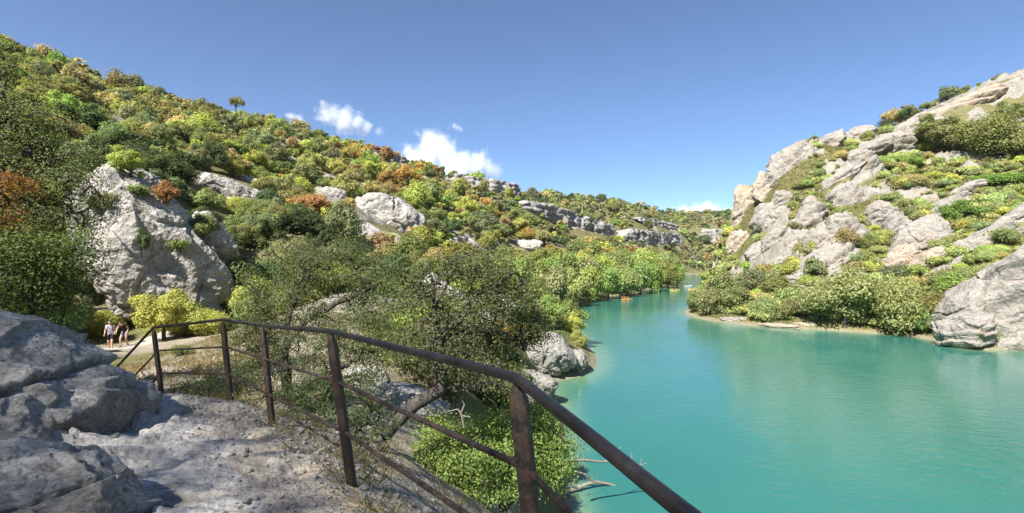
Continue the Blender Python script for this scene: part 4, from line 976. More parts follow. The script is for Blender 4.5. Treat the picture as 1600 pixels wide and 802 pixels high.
# bare rock stays bare
for (rx, ry, ra_, rb_, rd, ta) in ROCKS_2D:
    u_ = (PX-rx)*math.cos(ta)-(PY-ry)*math.sin(ta); v_ = (PX-rx)*math.sin(ta)+(PY-ry)*math.cos(ta)
    sh_ = np.where(rm_ > 0.5, 0.72, 1.0)
    front = np.where((rm_ < 0.5) & (D < rd*np.hypot(1, (rx-CX)/F)) & (rd > 40), 2.6*F/rd, 0.0); v_ = v_+np.where(PY > ry, -np.minimum(front, np.maximum(PY-ry, 0)), 0)
    ok &= ~(((u_/(ra_+4)/sh_)**2+((v_-rb_*0.15)/(rb_*1.05+3)/sh_)**2 < 1) & (np.abs(D-rd*np.hypot(1, (rx-CX)/F)) < 0.22*rd))
# thin the rocky hill to scrub; keep the grove and willows as planted
ok &= ~((rm_ > 0.5) & (rgs.uniform(size=len(X)) < np.where(rk > 0.55, 0.75, 0.10)))
X, Y, Z, D, PX, PY, rm_, dens, rk = [q[ok] for q in (X, Y, Z, D, PX, PY, rm_, dens, rk)]
n_ = len(X)
hill = rm_ > 0.5
rad = np.where(hill, (0.75+1.6*rgs.uniform(0, 1, n_)**1.9)*np.where(Z < -3, 1.25, 1.0), np.where(D < 60, rgs.uniform(1.1, 1.9, n_), np.where(D < 110, rgs.uniform(1.4, 2.5, n_), np.where(D < 270, rgs.uniform(1.8, 3.3, n_), np.where(D < 560, rgs.uniform(3.0, 4.6, n_), rgs.uniform(5, 7.5, n_))))))
rad = rad*np.where(hill, 1.0, np.clip(np.exp(rgs.normal(size=n_)*0.20), 0.65, 1.5))
hgt = rad*np.where(hill, rgs.uniform(0.9, 1.4, n_), rgs.uniform(1.25, 1.9, n_))
hgt[(D > 560)] *= 0.75
# colours: drifts of autumn colour on the middle slope, greyer towards the ridge, fresh green by the river
p3 = np.stack([X, Y, Z], 1); g1 = noise(p3, 34, 70)+0.5*noise(p3, 9, 71); g2 = rgs.uniform(size=n_)
names = []
for i in range(n_):
    if hill[i]:
        c = rgs.choice(['olive', 'willow green', 'grey green', 'tan', 'bright green', 'yellow green'], p=[.36, .26, .13, .09, .10, .06])
    elif D[i] > 270 or (CY-PY[i]) > 165:
        c = rgs.choice(['olive', 'grey green', 'dark green', 'tan', 'bright green', 'yellow green'], p=[.32, .25, .13, .14, .10, .06])
    elif D[i] < 42: c = rgs.choice(['yellow green', 'olive', 'bright green', 'grey green'], p=[.22, .42, .2, .16])
    elif Z[i] < -5 and D[i] > 60: c = rgs.choice(['fresh green', 'bright green', 'yellow green', 'willow green'], p=[.35, .3, .15, .2])
    else:
        v_ = g1[i]+0.22*rgs.normal()
        c = 'dark green' if v_ < -0.42 else 'grey green' if v_ < -0.30 else 'olive' if v_ < -0.08 else ('bright green' if g2[i] < .4 else 'yellow green') if v_ < 0.10 else ('tan' if g2[i] < .45 else 'yellow green') if v_ < 0.26 else ('golden' if g2[i] < .5 else 'olive') if v_ < 0.38 else ('orange' if g2[i] < .6 else 'rust brown')
    names.append(str(c))
names = np.array(names)
# which of them show, and how large: near to far on a coarse picture
VW, VH = 400, 200
gxp, gyp = np.meshgrid((np.arange(VW)+0.5)*4, (np.arange(VH)+0.5)*802/VH)
TD = ray_ground(gxp.ravel(), gyp.ravel()).reshape(VH, VW)
cov = np.zeros((VH, VW), bool); seen = np.zeros(n_)
for i in np.argsort(Y):
    rx_ = rad[i]*F/Y[i]/4; hy_ = hgt[i]*F/Y[i]/(802/VH); cx_ = PX[i]/4; by_ = PY[i]/(802/VH)
    x0, x1 = int(max(0, cx_-rx_)), int(min(VW-1, cx_+rx_))+1; y0, y1 = int(max(0, by_-hy_)), int(min(VH-1, by_))+1
    if x1 <= x0 or y1 <= y0: continue
    sub = cov[y0:y1, x0:x1]; vis = ~sub & (TD[y0:y1, x0:x1] > Y[i]-rad[i]*1.5-2)
    gy_, gx_ = np.mgrid[y0:y1, x0:x1]; el = ((gx_-cx_)/max(rx_, .6))**2+((gy_-(by_-hy_*0.55))/max(hy_*0.55, .6))**2 < 1.1
    vis &= el; seen[i] = vis.sum(); sub |= el
# landmarks for telling the trees apart
LMK = [(235, 375, 'the pale cliff'), (350, 302, 'the long whitish outcrop'), (500, 316, 'the small grey outcrop'), (610, 350, 'the mid hillside outcrop'), (735, 395, 'the tilted grey slab'), (822, 388, 'the squarish outcrop'),
       (369, 170, 'the lone skyline pine'), (610, 242, 'the small ridge cliff'), (770, 290, 'the ridge crowning cliff'), (690, 470, 'the bluish rock slope'), (860, 550, 'the cove rock buttress'), (420, 430, 'the dark bushes at the bend'), (530, 420, 'the broad evergreen oak'), (920, 420, 'the riverside grove'),
       (160, 180, 'the dark leaning oak')]
LMR = [(1245, 250, 'the skyline cliff tower'), (1165, 350, 'the ochre cliff corner'), (1385, 236, 'the overhanging boulder'), (1340, 300, 'the central rock rib'), (1300, 415, 'the foot of the central rib'), (1245, 400, 'the whitish ledges'), (1440, 385, 'the big broken block'), (1500, 335, 'the vivid green bush'),
       (1530, 385, 'the long pale slab'), (1580, 470, 'the huge rock face'), (1505, 165, 'the pinkish scree'), (1520, 230, 'the spreading oaks'), (1350, 480, 'the shore willows'), (1110, 480, 'the tip of the point'), (1425, 300, 'the pale grey green bush'), (1590, 300, 'the flat vivid bush')]
def where(px, py, lm):
    d_ = [(math.hypot(px-a, (py-b)*1.2), a, b, t) for a, b, t in lm]; q, a, b, t = min(d_)
    dx, dy = px-a, py-b
    v_ = 'uphill of' if dy < -12 else ('downhill of' if dy > 12 else '')
    h_ = ('left of' if dx < -12 else ('right of' if dx > 12 else ''))
    rel = (v_.replace(' of', '')+' and '+h_) if v_ and h_ else (v_ or h_ or 'beside')
    dist = 'close ' if q < 45 else ('' if q < 90 else 'well ')
    return f'{dist}{rel} {t}'
order = np.argsort(-seen)
left_ix = [i for i in order if not hill[i] and seen[i] >= 3][:285]
right_ix = [i for i in order if hill[i] and seen[i] >= 2][:240]
used_lab = {}
SZ = lambda q, lo, hi: 'small' if q < lo else ('tall' if q > hi else 'rounded')
for i in left_ix+right_ix:
    cn = names[i]; h_ = bool(hill[i])
    key = 'fine' if Y[i] < 32 else ('near' if Y[i] < 85 else 'mid')
    if h_: key = 'bushfine' if Y[i] < 80 else 'bush'
    if h_:
        kd, cat = 'shrub', 'shrub'; lb = f'{SZ(hgt[i], 0.8, 1.5)} {cn} shrub {where(PX[i], PY[i]-8, LMR)}'
    else:
        kd, cat = ('evergreen_tree', 'tree') if cn in ('dark green', 'grey green') else ('deciduous_tree', 'tree')
        lb = f'{SZ(hgt[i], 2.6, 4.2)} {cn} tree {where(PX[i], PY[i]-12, LMK)}'
    used_lab.setdefault(lb, []).append(i)
    plant(kd, lb, cat, X[i], Y[i], Z[i]-0.1, rad[i], hgt[i], key, jitter(tuple(q*(1.25 if h_ else 1) for q in COLR[cn]), rgs), rgs, group=('shrubs on the rocky right slope' if h_ else 'trees on the wooded left slope'))
chosen = set(left_ix+right_ix)
def mass(name, idx, key, rg):
    V, Fs, T, o = [], [], [], 0
    for i in idx:
        kq = key(i) if callable(key) else key; v, f = PROTO[kq][int(rg.integers(len(PROTO[kq])))][:2]
        a_ = rg.uniform(0, 6.28); ca, sa = math.cos(a_), math.sin(a_)
        q = v*np.array([rad[i]*rg.uniform(.85, 1.15), rad[i]*rg.uniform(.85, 1.15), hgt[i]/(1.0 if kq.startswith('bush') else 1.7)]); q = np.stack([q[:, 0]*ca-q[:, 1]*sa, q[:, 0]*sa+q[:, 1]*ca, q[:, 2]], 1)
        V.append(q+np.array([X[i], Y[i], Z[i]-0.1])); Fs.append(f+o); o += len(v)
        T.append(np.tile(np.array([*jitter(tuple(q*(1.25 if hill[i] else 1) for q in COLR[names[i]]), rg), 1.0]), (len(v), 1)))
    me = mesh_np(name, np.concatenate(V), np.concatenate(Fs), LEAF_MASS, attrs={'tint': ('FLOAT_COLOR', np.concatenate(T))})
    tag(mobj(name, me), kind='stuff')
rest = [i for i in range(n_) if i not in chosen]
mass('woodland', [i for i in rest if not hill[i] and D[i] < 270 and (seen[i] > 0 or D[i] < 200)], lambda i: 'midlow' if seen[i] > 0 and D[i] < 190 else 'far', rgs)
mass('distant_woodland', [i for i in rest if not hill[i] and D[i] >= 270], 'tiny', rgs)
mass('scrub', [i for i in rest if hill[i]], 'bushlow', rgs)
print('TREES', n_, np.bincount((seen>0)*2+hill), right_mask(np.array([60.,70,80]),np.array([100.,110,120])), int(hill.sum()), len(left_ix), len(right_ix), len(rest), 'same labels', sum(len(q) for q in used_lab.values() if len(q) > 1))
#@@OBJECTS
# ------------------------------------------------------------------ railing
def bar(a, b, wx_, wy_, taper=None):
    """rectangular bar with softened edges from a to b"""
    a, b = np.array(a, float), np.array(b, float); t = unit(b-a); u = unit(np.cross(t, [0.37, 1, 0])); w_ = np.cross(t, u); L_ = np.linalg.norm(b-a)
    c_ = 0.006; ring = []
    for (sx, sy) in ((1, 1), (-1, 1), (-1, -1), (1, -1)):
        ring += [(sx*wx_/2, sy*(wy_/2-c_)), (sx*(wx_/2-c_), sy*wy_/2)] if sx*sy < 0 else [(sx*(wx_/2-c_), sy*wy_/2), (sx*wx_/2, sy*(wy_/2-c_))]
    ring = np.array(ring); ang = np.argsort(np.arctan2(ring[:, 1]/wy_, ring[:, 0]/wx_)); ring = ring[ang]
    st = [(0, 1), (L_-0.075, 1), (L_-0.02, 0.62), (L_, 0.45)] if taper else [(0, 1), (L_, 1)]
    V = np.concatenate([a+t*s+(u*ring[:, :1]+w_*ring[:, 1:])*k_ for s, k_ in st])
    f = grid_faces(len(st), 8, True)
    return V, f
rail = empty('metal_railing', tuple(at(517, 520, 3.55)+np.array([0, 0, -1]))); tag(rail, 'rusty dark metal railing with tube handrail guarding the trail above the river', 'railing')
RO = np.array(rail.location)
POSTS = [((808, 598, 1.80), (858, 1075, 1.80)), ((517, 522, 3.55), (549, 752, 3.55)), ((410, 513, 5.5), (425, 660, 5.5)), ((348, 503, 6.4), (361, 630, 6.4)), ((240, 515, 7.6), (254, 626, 7.6)), ((183, 578, 8.6), (190, 700, 8.6))]
for tp, bt in POSTS:
    a, b = at(*bt), at(*tp); a = a+(a-b)*0.06
    v, f = bar(a, b, 0.062, 0.048, True); mobj('post', mesh_np('post', v-RO, f, RUST), rail)
a, b = np.array([0.80, -0.25, -1.75]), np.array([0.76, -0.25, -0.52]); v, f = bar(a, b, 0.082, 0.06, True); mobj('post', mesh_np('post', v-RO, f, RUST), rail)
def rail_tube(pts, r, name, mat):
    pts = [np.array(p) for p in pts]; out = [pts[0]]
    for k_ in range(1, len(pts)-1):
        p0, p1, p2 = pts[k_-1], pts[k_], pts[k_+1]; da, db = unit(p0-p1)*0.05, unit(p2-p1)*0.05
        out += [p1+da*1.2, p1+(da+db)*0.28, p1+db*1.2]
    out.append(pts[-1]); path = [out[0]]
    for q0, q1 in zip(out[:-1], out[1:]):
        n = max(1, int(np.linalg.norm(q1-q0)/0.06))
        for s in range(1, n+1): path.append(q0+(q1-q0)*s/n)
    path = np.array(path); path += 0.0025*np.stack([noise(path*1.0, 0.5, s) for s in (1, 2, 3)], 1)
    v, f = tube(path, r, 14); mobj(name, mesh_np(name, v-RO, f, mat, True), rail)
end = np.array([0.76, -0.25, -0.51])
rail_tube([at(183, 573, 8.6), at(240, 512, 7.6), at(348, 500, 6.4), at(410, 509, 5.5), at(517, 518, 3.55), at(808, 590, 1.80), at(1075, 806, 0.95), end], 0.0190, 'top_rail', RAILM)
rail_tube([at(186, 612, 8.6), at(248, 548, 7.6), at(352, 542, 6.4), at(413, 561, 5.5), at(526, 596, 3.55), at(824, 733, 1.80), at(890, 803, 1.58), end+np.array([0, 0, -0.36])], 0.0130, 'middle_rail', RUST)
rail_tube([at(188, 655, 8.6), at(251, 583, 7.6), at(356, 584, 6.4), at(419, 616, 5.5), at(538, 675, 3.55), at(842, 880, 1.80), end+np.array([0, 0, -0.74])], 0.0130, 'lower_rail', RUST)

# ------------------------------------------------------------------ people
def skin_mesh(name, verts, edges, radii, mat, levels=2, root=0):
    me = bpy.data.meshes.new(name+'_frame'); me.from_pydata([tuple(v) for v in verts], edges, [])
    o = bpy.data.objects.new(name+'_frame', me); COL.objects.link(o)
    m = o.modifiers.new('s', 'SKIN'); m.use_smooth_shade = True
    for i, r_ in enumerate(radii): me.skin_vertices[0].data[i].radius = (r_, r_) if np.isscalar(r_) else r_
    for i in range(len(verts)): me.skin_vertices[0].data[i].use_root = (i == root)
    s = o.modifiers.new('d', 'SUBSURF'); s.levels = levels; s.render_levels = levels
    dg = bpy.context.evaluated_depsgraph_get(); out = bpy.data.meshes.new_from_object(o.evaluated_get(dg)); out.name = name
    bpy.data.objects.remove(o); bpy.data.meshes.remove(me)
    out.materials.clear(); out.materials.append(mat)
    for p in out.polygons: p.use_smooth = True
    return out
SKIN = plain('skin', (0.52, 0.31, 0.22), 0.55, 0.4, 0.06)
def cloth(name, col): return plain(name, col, 0.85, 0.15, 0.12, 20)
HAIR = {'brown': plain('hair_brown', (0.09, 0.055, 0.035), 0.6), 'grey': plain('hair_grey', (0.26, 0.23, 0.20), 0.6)}
def ball(c, r, n=3):
    v, f = ico(n); return v*np.array(r)+np.array(c), f
def person(label, loc, yaw, J, top, bottom, shoes, hair, strap=None, group=None, long_shorts=True, scale=1.0):
    """J: joints in metres, x to the figure's left, -y the way it faces"""
    root = empty('person', loc, yaw); tag(root, label, 'person', group); root.scale = (scale,)*3
    g = {k_: np.array(v, float) for k_, v in J.items()}
    ks = ['pelvis', 'waist', 'chest', 'neck', 'head']; V = [g[k_] for k_ in ks]; E = [(0, 1), (1, 2), (2, 3), (3, 4)]
    Rr = [(0.15, 0.11), (0.125, 0.095), (0.165, 0.11), 0.055, 0.05]
    def add(p, r_, par): V.append(np.array(p)); Rr.append(r_); E.append((par, len(V)-1)); return len(V)-1
    limb = {}
    for s in ('l', 'r'):
        i = add(g['shoulder_'+s], 0.062, 2); i = add(g['elbow_'+s], 0.042, i); i = add(g['wrist_'+s], 0.029, i)
        dr = unit(g['wrist_'+s]-g['elbow_'+s]); pc = g['wrist_'+s]+dr*0.055; limb['palm_'+s] = (pc, dr); add(pc, (0.040, 0.020), i)
        i = add(g['hip_'+s], 0.088, 0); i = add((g['hip_'+s]+g['knee_'+s])/2, 0.078, i); i = add(g['knee_'+s], 0.056, i); i = add(g['knee_'+s]*0.65+g['ankle_'+s]*0.35, 0.058, i); i = add(g['ankle_'+s], 0.037, i); add(g['ankle_'+s]+g['foot_'+s]*0.5, 0.035, i)
    me = skin_mesh('body', V, E, Rr, SKIN)
    b_ = bmesh.new(); b_.from_mesh(me)
    def addm(v, f):
        vs = [b_.verts.new(tuple(q)) for q in v]
        for q in f:
            fc = b_.faces.new([vs[i] for i in q]); fc.smooth = True
    h = g['head']; face = g.get('face', np.array([0, -1, 0])); face = unit(face); up = unit(h-g['neck']); sd_ = np.cross(face, up)
    def hp(x, y, z): return h+sd_*x+face*y+up*z
    v, f = ico(4); hd = v*np.array([0.074, 0.092, 0.115]); hd[:, 0] *= 1-0.25*np.clip(-v[:, 2], 0, 1); addm(np.array([hp(q[0], q[1], q[2]+0.06) for q in hd]), f)
    v, f = ico(2); addm(np.array([hp(q[0]*0.013, 0.094+q[1]*0.02, 0.045+q[2]*0.026) for q in v]), f)                   # nose
    for s in (-1, 1): addm(np.array([hp(s*0.076+q[0]*0.012, q[1]*0.024, 0.055+q[2]*0.034) for q in v]), f)                # ears
    for s in ('l', 'r'):                                                                                                 # five bent fingers
        pc, dr = limb['palm_'+s]; a_ = unit(np.cross(dr, [0.2, 1, 0.1])); n_f = np.cross(dr, a_)
        for k_, (o_, ln) in enumerate(((-0.030, 0.062), (-0.010, 0.074), (0.010, 0.070), (0.029, 0.055))):
            p0 = pc+dr*0.03+a_*o_; addm(*tube(np.array([p0, p0+dr*ln*0.5+n_f*0.008, p0+dr*ln*0.85+n_f*0.03]), np.array([0.009, 0.0085, 0.006]), 6))
        p0 = pc-a_*0.035-dr*0.01; addm(*tube(np.array([p0, p0-a_*0.025+dr*0.025, p0-a_*0.025+dr*0.05+n_f*0.012]), np.array([0.011, 0.010, 0.007]), 6))
    b_.to_mesh(me); b_.free(); mobj('body', me, root)
    v, f = ico(3); eyes = []
    for s in (-1, 1): eyes.append((np.array([hp(s*0.030+q[0]*0.012, 0.082+q[1]*0.01, 0.068+q[2]*0.009) for q in v]), f))
    mobj('eyes', mesh_np('eyes', *join(eyes), HAIR['brown'], True), root)
    mobj('mouth', mesh_np('mouth', np.array([hp(q[0]*0.024, 0.083+q[1]*0.008, 0.005+q[2]*0.006) for q in v]), f, plain('lips', (0.36, 0.13, 0.11))), root)
    v, f = ico(4); keep = (v[:, 2]*0.9-v[:, 1]*0.75 > 0.02); ff = f[keep[f].all(1)]
    mobj('hair', mesh_np('hair', np.array([hp(q[0]*0.083, q[1]*0.102, q[2]*0.127+0.062) for q in v]), ff, hair, True), root)
    # clothes
    sl = 0.45 if top[1] == 'tee' else 0.12
    V2 = [g['pelvis']+np.array([0, 0, -0.02]), g['waist'], g['chest'], g['neck']*0.7+g['chest']*0.3]; E2 = [(0, 1), (1, 2), (2, 3)]; R2_ = [(0.178, 0.137), (0.150, 0.115), (0.182, 0.124), 0.085]
    for s in ('l', 'r'):
        V2.append(g['shoulder_'+s]); R2_.append(0.074); E2.append((2, len(V2)-1))
        V2.append(g['shoulder_'+s]*(1-sl)+g['elbow_'+s]*sl); R2_.append(0.062); E2.append((len(V2)-2, len(V2)-1))
    mobj('shirt', skin_mesh('shirt', V2, E2, R2_, top[0]), root)
    V3 = [g['pelvis']+np.array([0, 0, 0.02]), g['pelvis']+np.array([0, 0, 0.10])]; E3 = [(0, 1)]; R3 = [(0.172, 0.13), (0.158, 0.118)]
    kn = 0.92 if long_shorts else 0.6
    for s in ('l', 'r'):
        V3.append(g['hip_'+s]); R3.append(0.104); E3.append((0, len(V3)-1)); V3.append(g['hip_'+s]*(1-kn)+g['knee_'+s]*kn); R3.append(0.084); E3.append((len(V3)-2, len(V3)-1))
    mobj('shorts', skin_mesh('shorts', V3, E3, R3, bottom), root)
    for s in ('l', 'r'):
        an = g['ankle_'+s]; ft = g['foot_'+s]
        mobj('shoe', skin_mesh('shoe', [an-ft*0.18+np.array([0, 0, -0.045]), an+ft*0.45+np.array([0, 0, -0.05]), an+ft*0.95+np.array([0, 0, -0.058]), an+np.array([0, 0, 0.02])], [(0, 1), (1, 2), (0, 3)], [0.045, 0.046, 0.036, 0.045], shoes), root)
    if strap:
        pk = g['chest']*0.55+g['waist']*0.45+np.array([0, 0.20, 0.02]); v, f = ico(4)
        q = np.sign(v)*np.abs(v)**0.6*np.array([0.15, 0.10, 0.24])+pk; mobj('backpack', mesh_np('backpack', q, f, strap, True), root)
        for s in (1, -1):
            c_ = g['chest']; mobj('backpack_strap', mesh_np('backpack_strap', *tube(np.array([c_+np.array([s*0.10, 0.15, 0.10]), c_+np.array([s*0.10, 0.02, 0.165]), c_+np.array([s*0.105, -0.125, 0.06]), c_+np.array([s*0.12, -0.125, -0.10]), c_+np.array([s*0.15, 0.0, -0.22])]), 0.02, 6), strap, True), root)
    return root
BLACK = cloth('black_cloth', (0.018, 0.018, 0.022)); LAV = cloth('pale_lavender_cloth', (0.62, 0.62, 0.72)); DENIM = cloth('grey_blue_cloth', (0.20, 0.22, 0.30)); REDSHOE = cloth('red_shoe', (0.50, 0.075, 0.07)); DARKSHOE = cloth('dark_shoe', (0.06, 0.05, 0.06)); ORANGEV = cloth('orange_vest', (0.62, 0.16, 0.03)); REDV = cloth('red_vest', (0.5, 0.04, 0.03)); BLUEV = cloth('blue_vest', (0.05, 0.12, 0.35))
def spot(px, d): x = (px-CX)/F*d; return (x, d, gz1(x, d)+0.01)
PX_A = 29.3
STRIDE = dict(pelvis=(0, 0, .86), waist=(0, -.04, 1.02), chest=(0, -.12, 1.24), neck=(0, -.18, 1.40), head=(0, -.22, 1.47), face=(0, -1, -.25),
    shoulder_l=(.17, -.14, 1.33), elbow_l=(.24, -.10, 1.08), wrist_l=(.22, -.28, .93), shoulder_r=(-.17, -.14, 1.33), elbow_r=(-.25, .02, 1.09), wrist_r=(-.26, -.10, .88),
    hip_l=(.085, 0, .82), knee_l=(.11, -.32, .52), ankle_l=(.11, -.34, .09), foot_l=(.02, -.19, 0), hip_r=(-.085, 0, .82), knee_r=(-.10, -.04, .46), ankle_r=(-.11, .26, .12), foot_r=(-.02, -.18, -.03))
LEAN = dict(pelvis=(0, 0.04, .88), waist=(0.0, -.05, 1.02), chest=(0, -.20, 1.21), neck=(0, -.30, 1.34), head=(0, -.35, 1.40), face=(0, -1, -.5),
    shoulder_l=(.17, -.22, 1.30), elbow_l=(.26, -.14, 1.06), wrist_l=(.27, -.26, .84), shoulder_r=(-.17, -.22, 1.30), elbow_r=(-.24, -.32, 1.06), wrist_r=(-.20, -.46, .90),
    hip_l=(.085, .03, .84), knee_l=(.10, -.10, .47), ankle_l=(.12, .10, .09), foot_l=(.02, -.19, 0), hip_r=(-.085, .03, .84), knee_r=(-.10, -.26, .50), ankle_r=(-.09, -.22, .09), foot_r=(0, -.19, 0))
person('hiker in pale lavender top, black shorts and red shoes striding down the trail', spot(173, PX_A), R(28), STRIDE, (LAV, 'tank'), BLACK, REDSHOE, HAIR['grey'], strap=BLACK)
person('hiker in black t-shirt and grey blue shorts leaning forward on the trail', spot(195, PX_A+1.1), R(8), LEAN, (BLACK, 'tee'), DENIM, DARKSHOE, HAIR['brown'], long_shorts=False)

# ------------------------------------------------------------------ canoes and paddlers
def hull_mesh(L_, W_, H_):
    n, m = 25, 17; V = []
    for i in range(n):
        t = i/(n-1)*2-1; wd = W_/2*max(0.02, (1-abs(t)**2.6)); sheer = H_*(0.72+0.38*t*t); V.append([(t*L_/2*(1-0.05*(1-math.sin(a))), math.cos(a)*wd, sheer-(H_*0.86*(1-0.25*abs(t)**3))*max(0, math.sin(a))**0.7) for a in np.linspace(0, math.pi, m)])
    V = np.array(V); inner = V.copy(); inner[:, :, 1] *= 0.86; inner[:, :, 2] = V[:, :, 2]*0.9+0.02; inner[:, 0, 2] = V[:, 0, 2]; inner[:, -1, 2] = V[:, -1, 2]; inner[:, :, 0] *= 0.97
    A = V.reshape(-1, 3); B = inner.reshape(-1, 3); f = grid_faces(n, m); o = len(A); g2 = f[:, ::-1]+o; rim = []
    for i in range(n-1):
        rim += [(i*m, (i+1)*m, (i+1)*m+o, i*m+o), (i*m+m-1, i*m+m-1+o, (i+1)*m+m-1+o, (i+1)*m+m-1)]
    return np.concatenate([A, B]), np.concatenate([f, g2, np.array(rim)])
SEAT = dict(pelvis=(0, 0.05, .16), waist=(0, 0.06, .32), chest=(0, .03, .54), neck=(0, .01, .70), head=(0, 0, .77), face=(0, -1, 0),
    shoulder_l=(.17, .03, .63), elbow_l=(.30, -.12, .42), wrist_l=(.30, -.34, .46), shoulder_r=(-.17, .03, .63), elbow_r=(-.30, -.12, .42), wrist_r=(-.30, -.34, .46),
    hip_l=(.09, 0, .15), knee_l=(.16, -.40, .30), ankle_l=(.12, -.78, .14), foot_l=(0, -.10, .12), hip_r=(-.09, 0, .15), knee_r=(-.16, -.40, .30), ankle_r=(-.12, -.78, .14), foot_r=(0, -.10, .12))
PADM = plain('paddle_plastic', (0.05, 0.05, 0.05), 0.5)
def canoe(label, px, py, yaw, hullcol, crew, plabel, L_=4.0, name='canoe'):
    d = -WATER/(py-CY)*F; x = (px-CX)/F*d; root = empty(name, (x, d, WATER-0.10), yaw); tag(root, label, 'canoe')
    hm = plain('painted_hull', hullcol, 0.35, 0.5, 0.05); v, f = hull_mesh(L_, 0.86, 0.46); mobj('hull', mesh_np('hull', v, f, hm, True), root)
    ca, sa = math.cos(yaw), math.sin(yaw)
    for k_, (off, vest, word) in enumerate(crew):
        v, f = bar((off, -0.33, 0.25), (off, 0.33, 0.25), 0.22, 0.03); mobj('seat', mesh_np('seat', v, f, PADM), root)
        lp = (x+ca*off, d+sa*off, WATER-0.10+0.12)
        person(plabel.format(word=word), lp, yaw+R(-90) if False else yaw+R(90), SEAT, (vest, 'tank'), BLACK, DARKSHOE, HAIR['brown'], long_shorts=False)
        pr = empty('paddle', (lp[0]+ca*0.36*1, lp[1]+sa*0.36, lp[2]+0.46), yaw+R(90)); tag(pr, f'dark double paddle held by the {word}', 'paddle')
        mobj('shaft', mesh_np('shaft', *tube(np.array([(-1.0, 0, -0.22), (1.0, 0, 0.22)]), 0.016, 8), PADM, True), pr)
        for s in (-1, 1):
            vb, fb = ico(3); mobj('blade', mesh_np('blade', vb*np.array([0.22, 0.018, 0.085])+np.array([s*1.12, 0, s*0.245]), fb, hm, True), pr)
    return root
canoe('yellow and orange canoe nearest of the boats on the river', 978, 469, R(38), (0.75, 0.42, 0.05), [(0.75, ORANGEV, 'orange vested bow paddler of the nearest canoe'), (-0.7, ORANGEV, 'orange vested stern paddler of the nearest canoe')], '{word}')
canoe('white canoe just behind the nearest yellow one, close to the bank', 993, 463, R(150), (0.80, 0.80, 0.78), [(0.7, REDV, 'red vested front paddler in the white canoe'), (-0.7, REDV, 'red vested rear paddler in the white canoe')], '{word}')
canoe('empty red canoe by the grove bank beside the white canoe', 984, 461, R(12), (0.50, 0.05, 0.04), [], '')
canoe('yellow canoe crossing the river below the tip of the grove', 1054, 454.5, R(14), (0.70, 0.62, 0.10), [(0.7, BLUEV, 'blue vested front paddler of the crossing yellow canoe'), (-0.7, REDV, 'red vested rear paddler of the crossing yellow canoe')], '{word}')
canoe('white canoe at the tip of the grove by the river bend', 1075, 447.5, R(25), (0.82, 0.82, 0.82), [(0.6, BLUEV, 'blue vested front paddler at the grove tip'), (-0.7, BLACK, 'black clad rear paddler at the grove tip')], '{word}', 4.6)
canoe('orange canoe half hidden behind the bushes of the point', 1083, 453, R(5), (0.75, 0.40, 0.06), [(0.3, ORANGEV, 'orange vested lone paddler by the point')], '{word}')
canoe('tiny white canoe far off at the river bend', 1098, 427.8, R(20), (0.85, 0.85, 0.85), [], '', 5)

# ------------------------------------------------------------------ dead wood
def deadwood(label, chains, mat=DEADWOOD, name='dead_branch'):
    o0 = at(*chains[0][0][:3]); parts = []
    for ch in chains:
        p = np.array([at(*q[:3]) for q in ch]); r_ = 0.65*np.array([q[3] for q in ch]); t = np.linspace(0, 1, len(p)); u = np.linspace(0, 1, 6*len(p)); pp = np.stack([np.interp(u, t, p[:, k_]) for k_ in range(3)], 1)
        for _ in range(2): pp[1:-1] = 0.25*pp[:-2]+0.5*pp[1:-1]+0.25*pp[2:]
        rr_ = np.interp(u, t, r_); pp += np.stack([noise(pp*1.0, 10*r_.max(), s) for s in (4, 5, 6)], 1)*rr_[:, None]*0.9
        parts.append(tube(pp, rr_*(1+0.3*noise(pp, 4*r_.max(), 9)), 8))
    v, f = join(parts); o = mobj(name, mesh_np(name, v-o0, f, mat, True)); o.location = o0; tag(o, label, 'dead branch')
deadwood('bleached dead log lying out over the water below the maple shrub', [[(860, 772, 25.5, .20), (895, 766, 26, .17), (928, 752, 26.5, .15), (952, 757, 26.8, .10), (980, 764, 27, .04)], [(928, 752, 26.5, .12), (915, 742, 26.2, .09), (902, 736, 26, .04)], [(905, 764, 26, .12), (890, 755, 25.8, .08)]])
deadwood('bare pale branch with forked tip reaching out behind the handrail', [[(880, 722, 23, .12), (910, 719, 23.5, .09), (945, 722, 24, .07), (975, 720, 24.4, .06), (1000, 727, 24.6, .035), (1010, 724, 24.7, .015)], [(945, 722, 24, .06), (962, 706, 24.2, .04), (970, 698, 24.3, .012)], [(985, 722, 24.4, .05), (988, 712, 24.5, .03), (984, 706, 24.5, .012)], [(1000, 726, 24.6, .03), (1004, 715, 24.6, .012)]])
deadwood('small bleached root prong standing among the juniper branches', [[(725, 668, 6.8, .02), (722, 650, 6.8, .025), (716, 640, 6.8, .018), (700, 643, 6.8, .006)], [(721, 645, 6.8, .02), (726, 632, 6.8, .012), (722, 626, 6.8, .005)], [(722, 650, 6.8, .018), (736, 652, 6.8, .006)]])
deadwood('pale dead twigs forking beside the handrail corner', [[(862, 660, 9, .02), (868, 635, 9, .018), (866, 618, 9, .012), (858, 612, 9, .005)], [(868, 630, 9, .015), (880, 626, 9, .01), (888, 619, 9, .005)], [(866, 620, 9, .01), (868, 607, 9, .004)]])

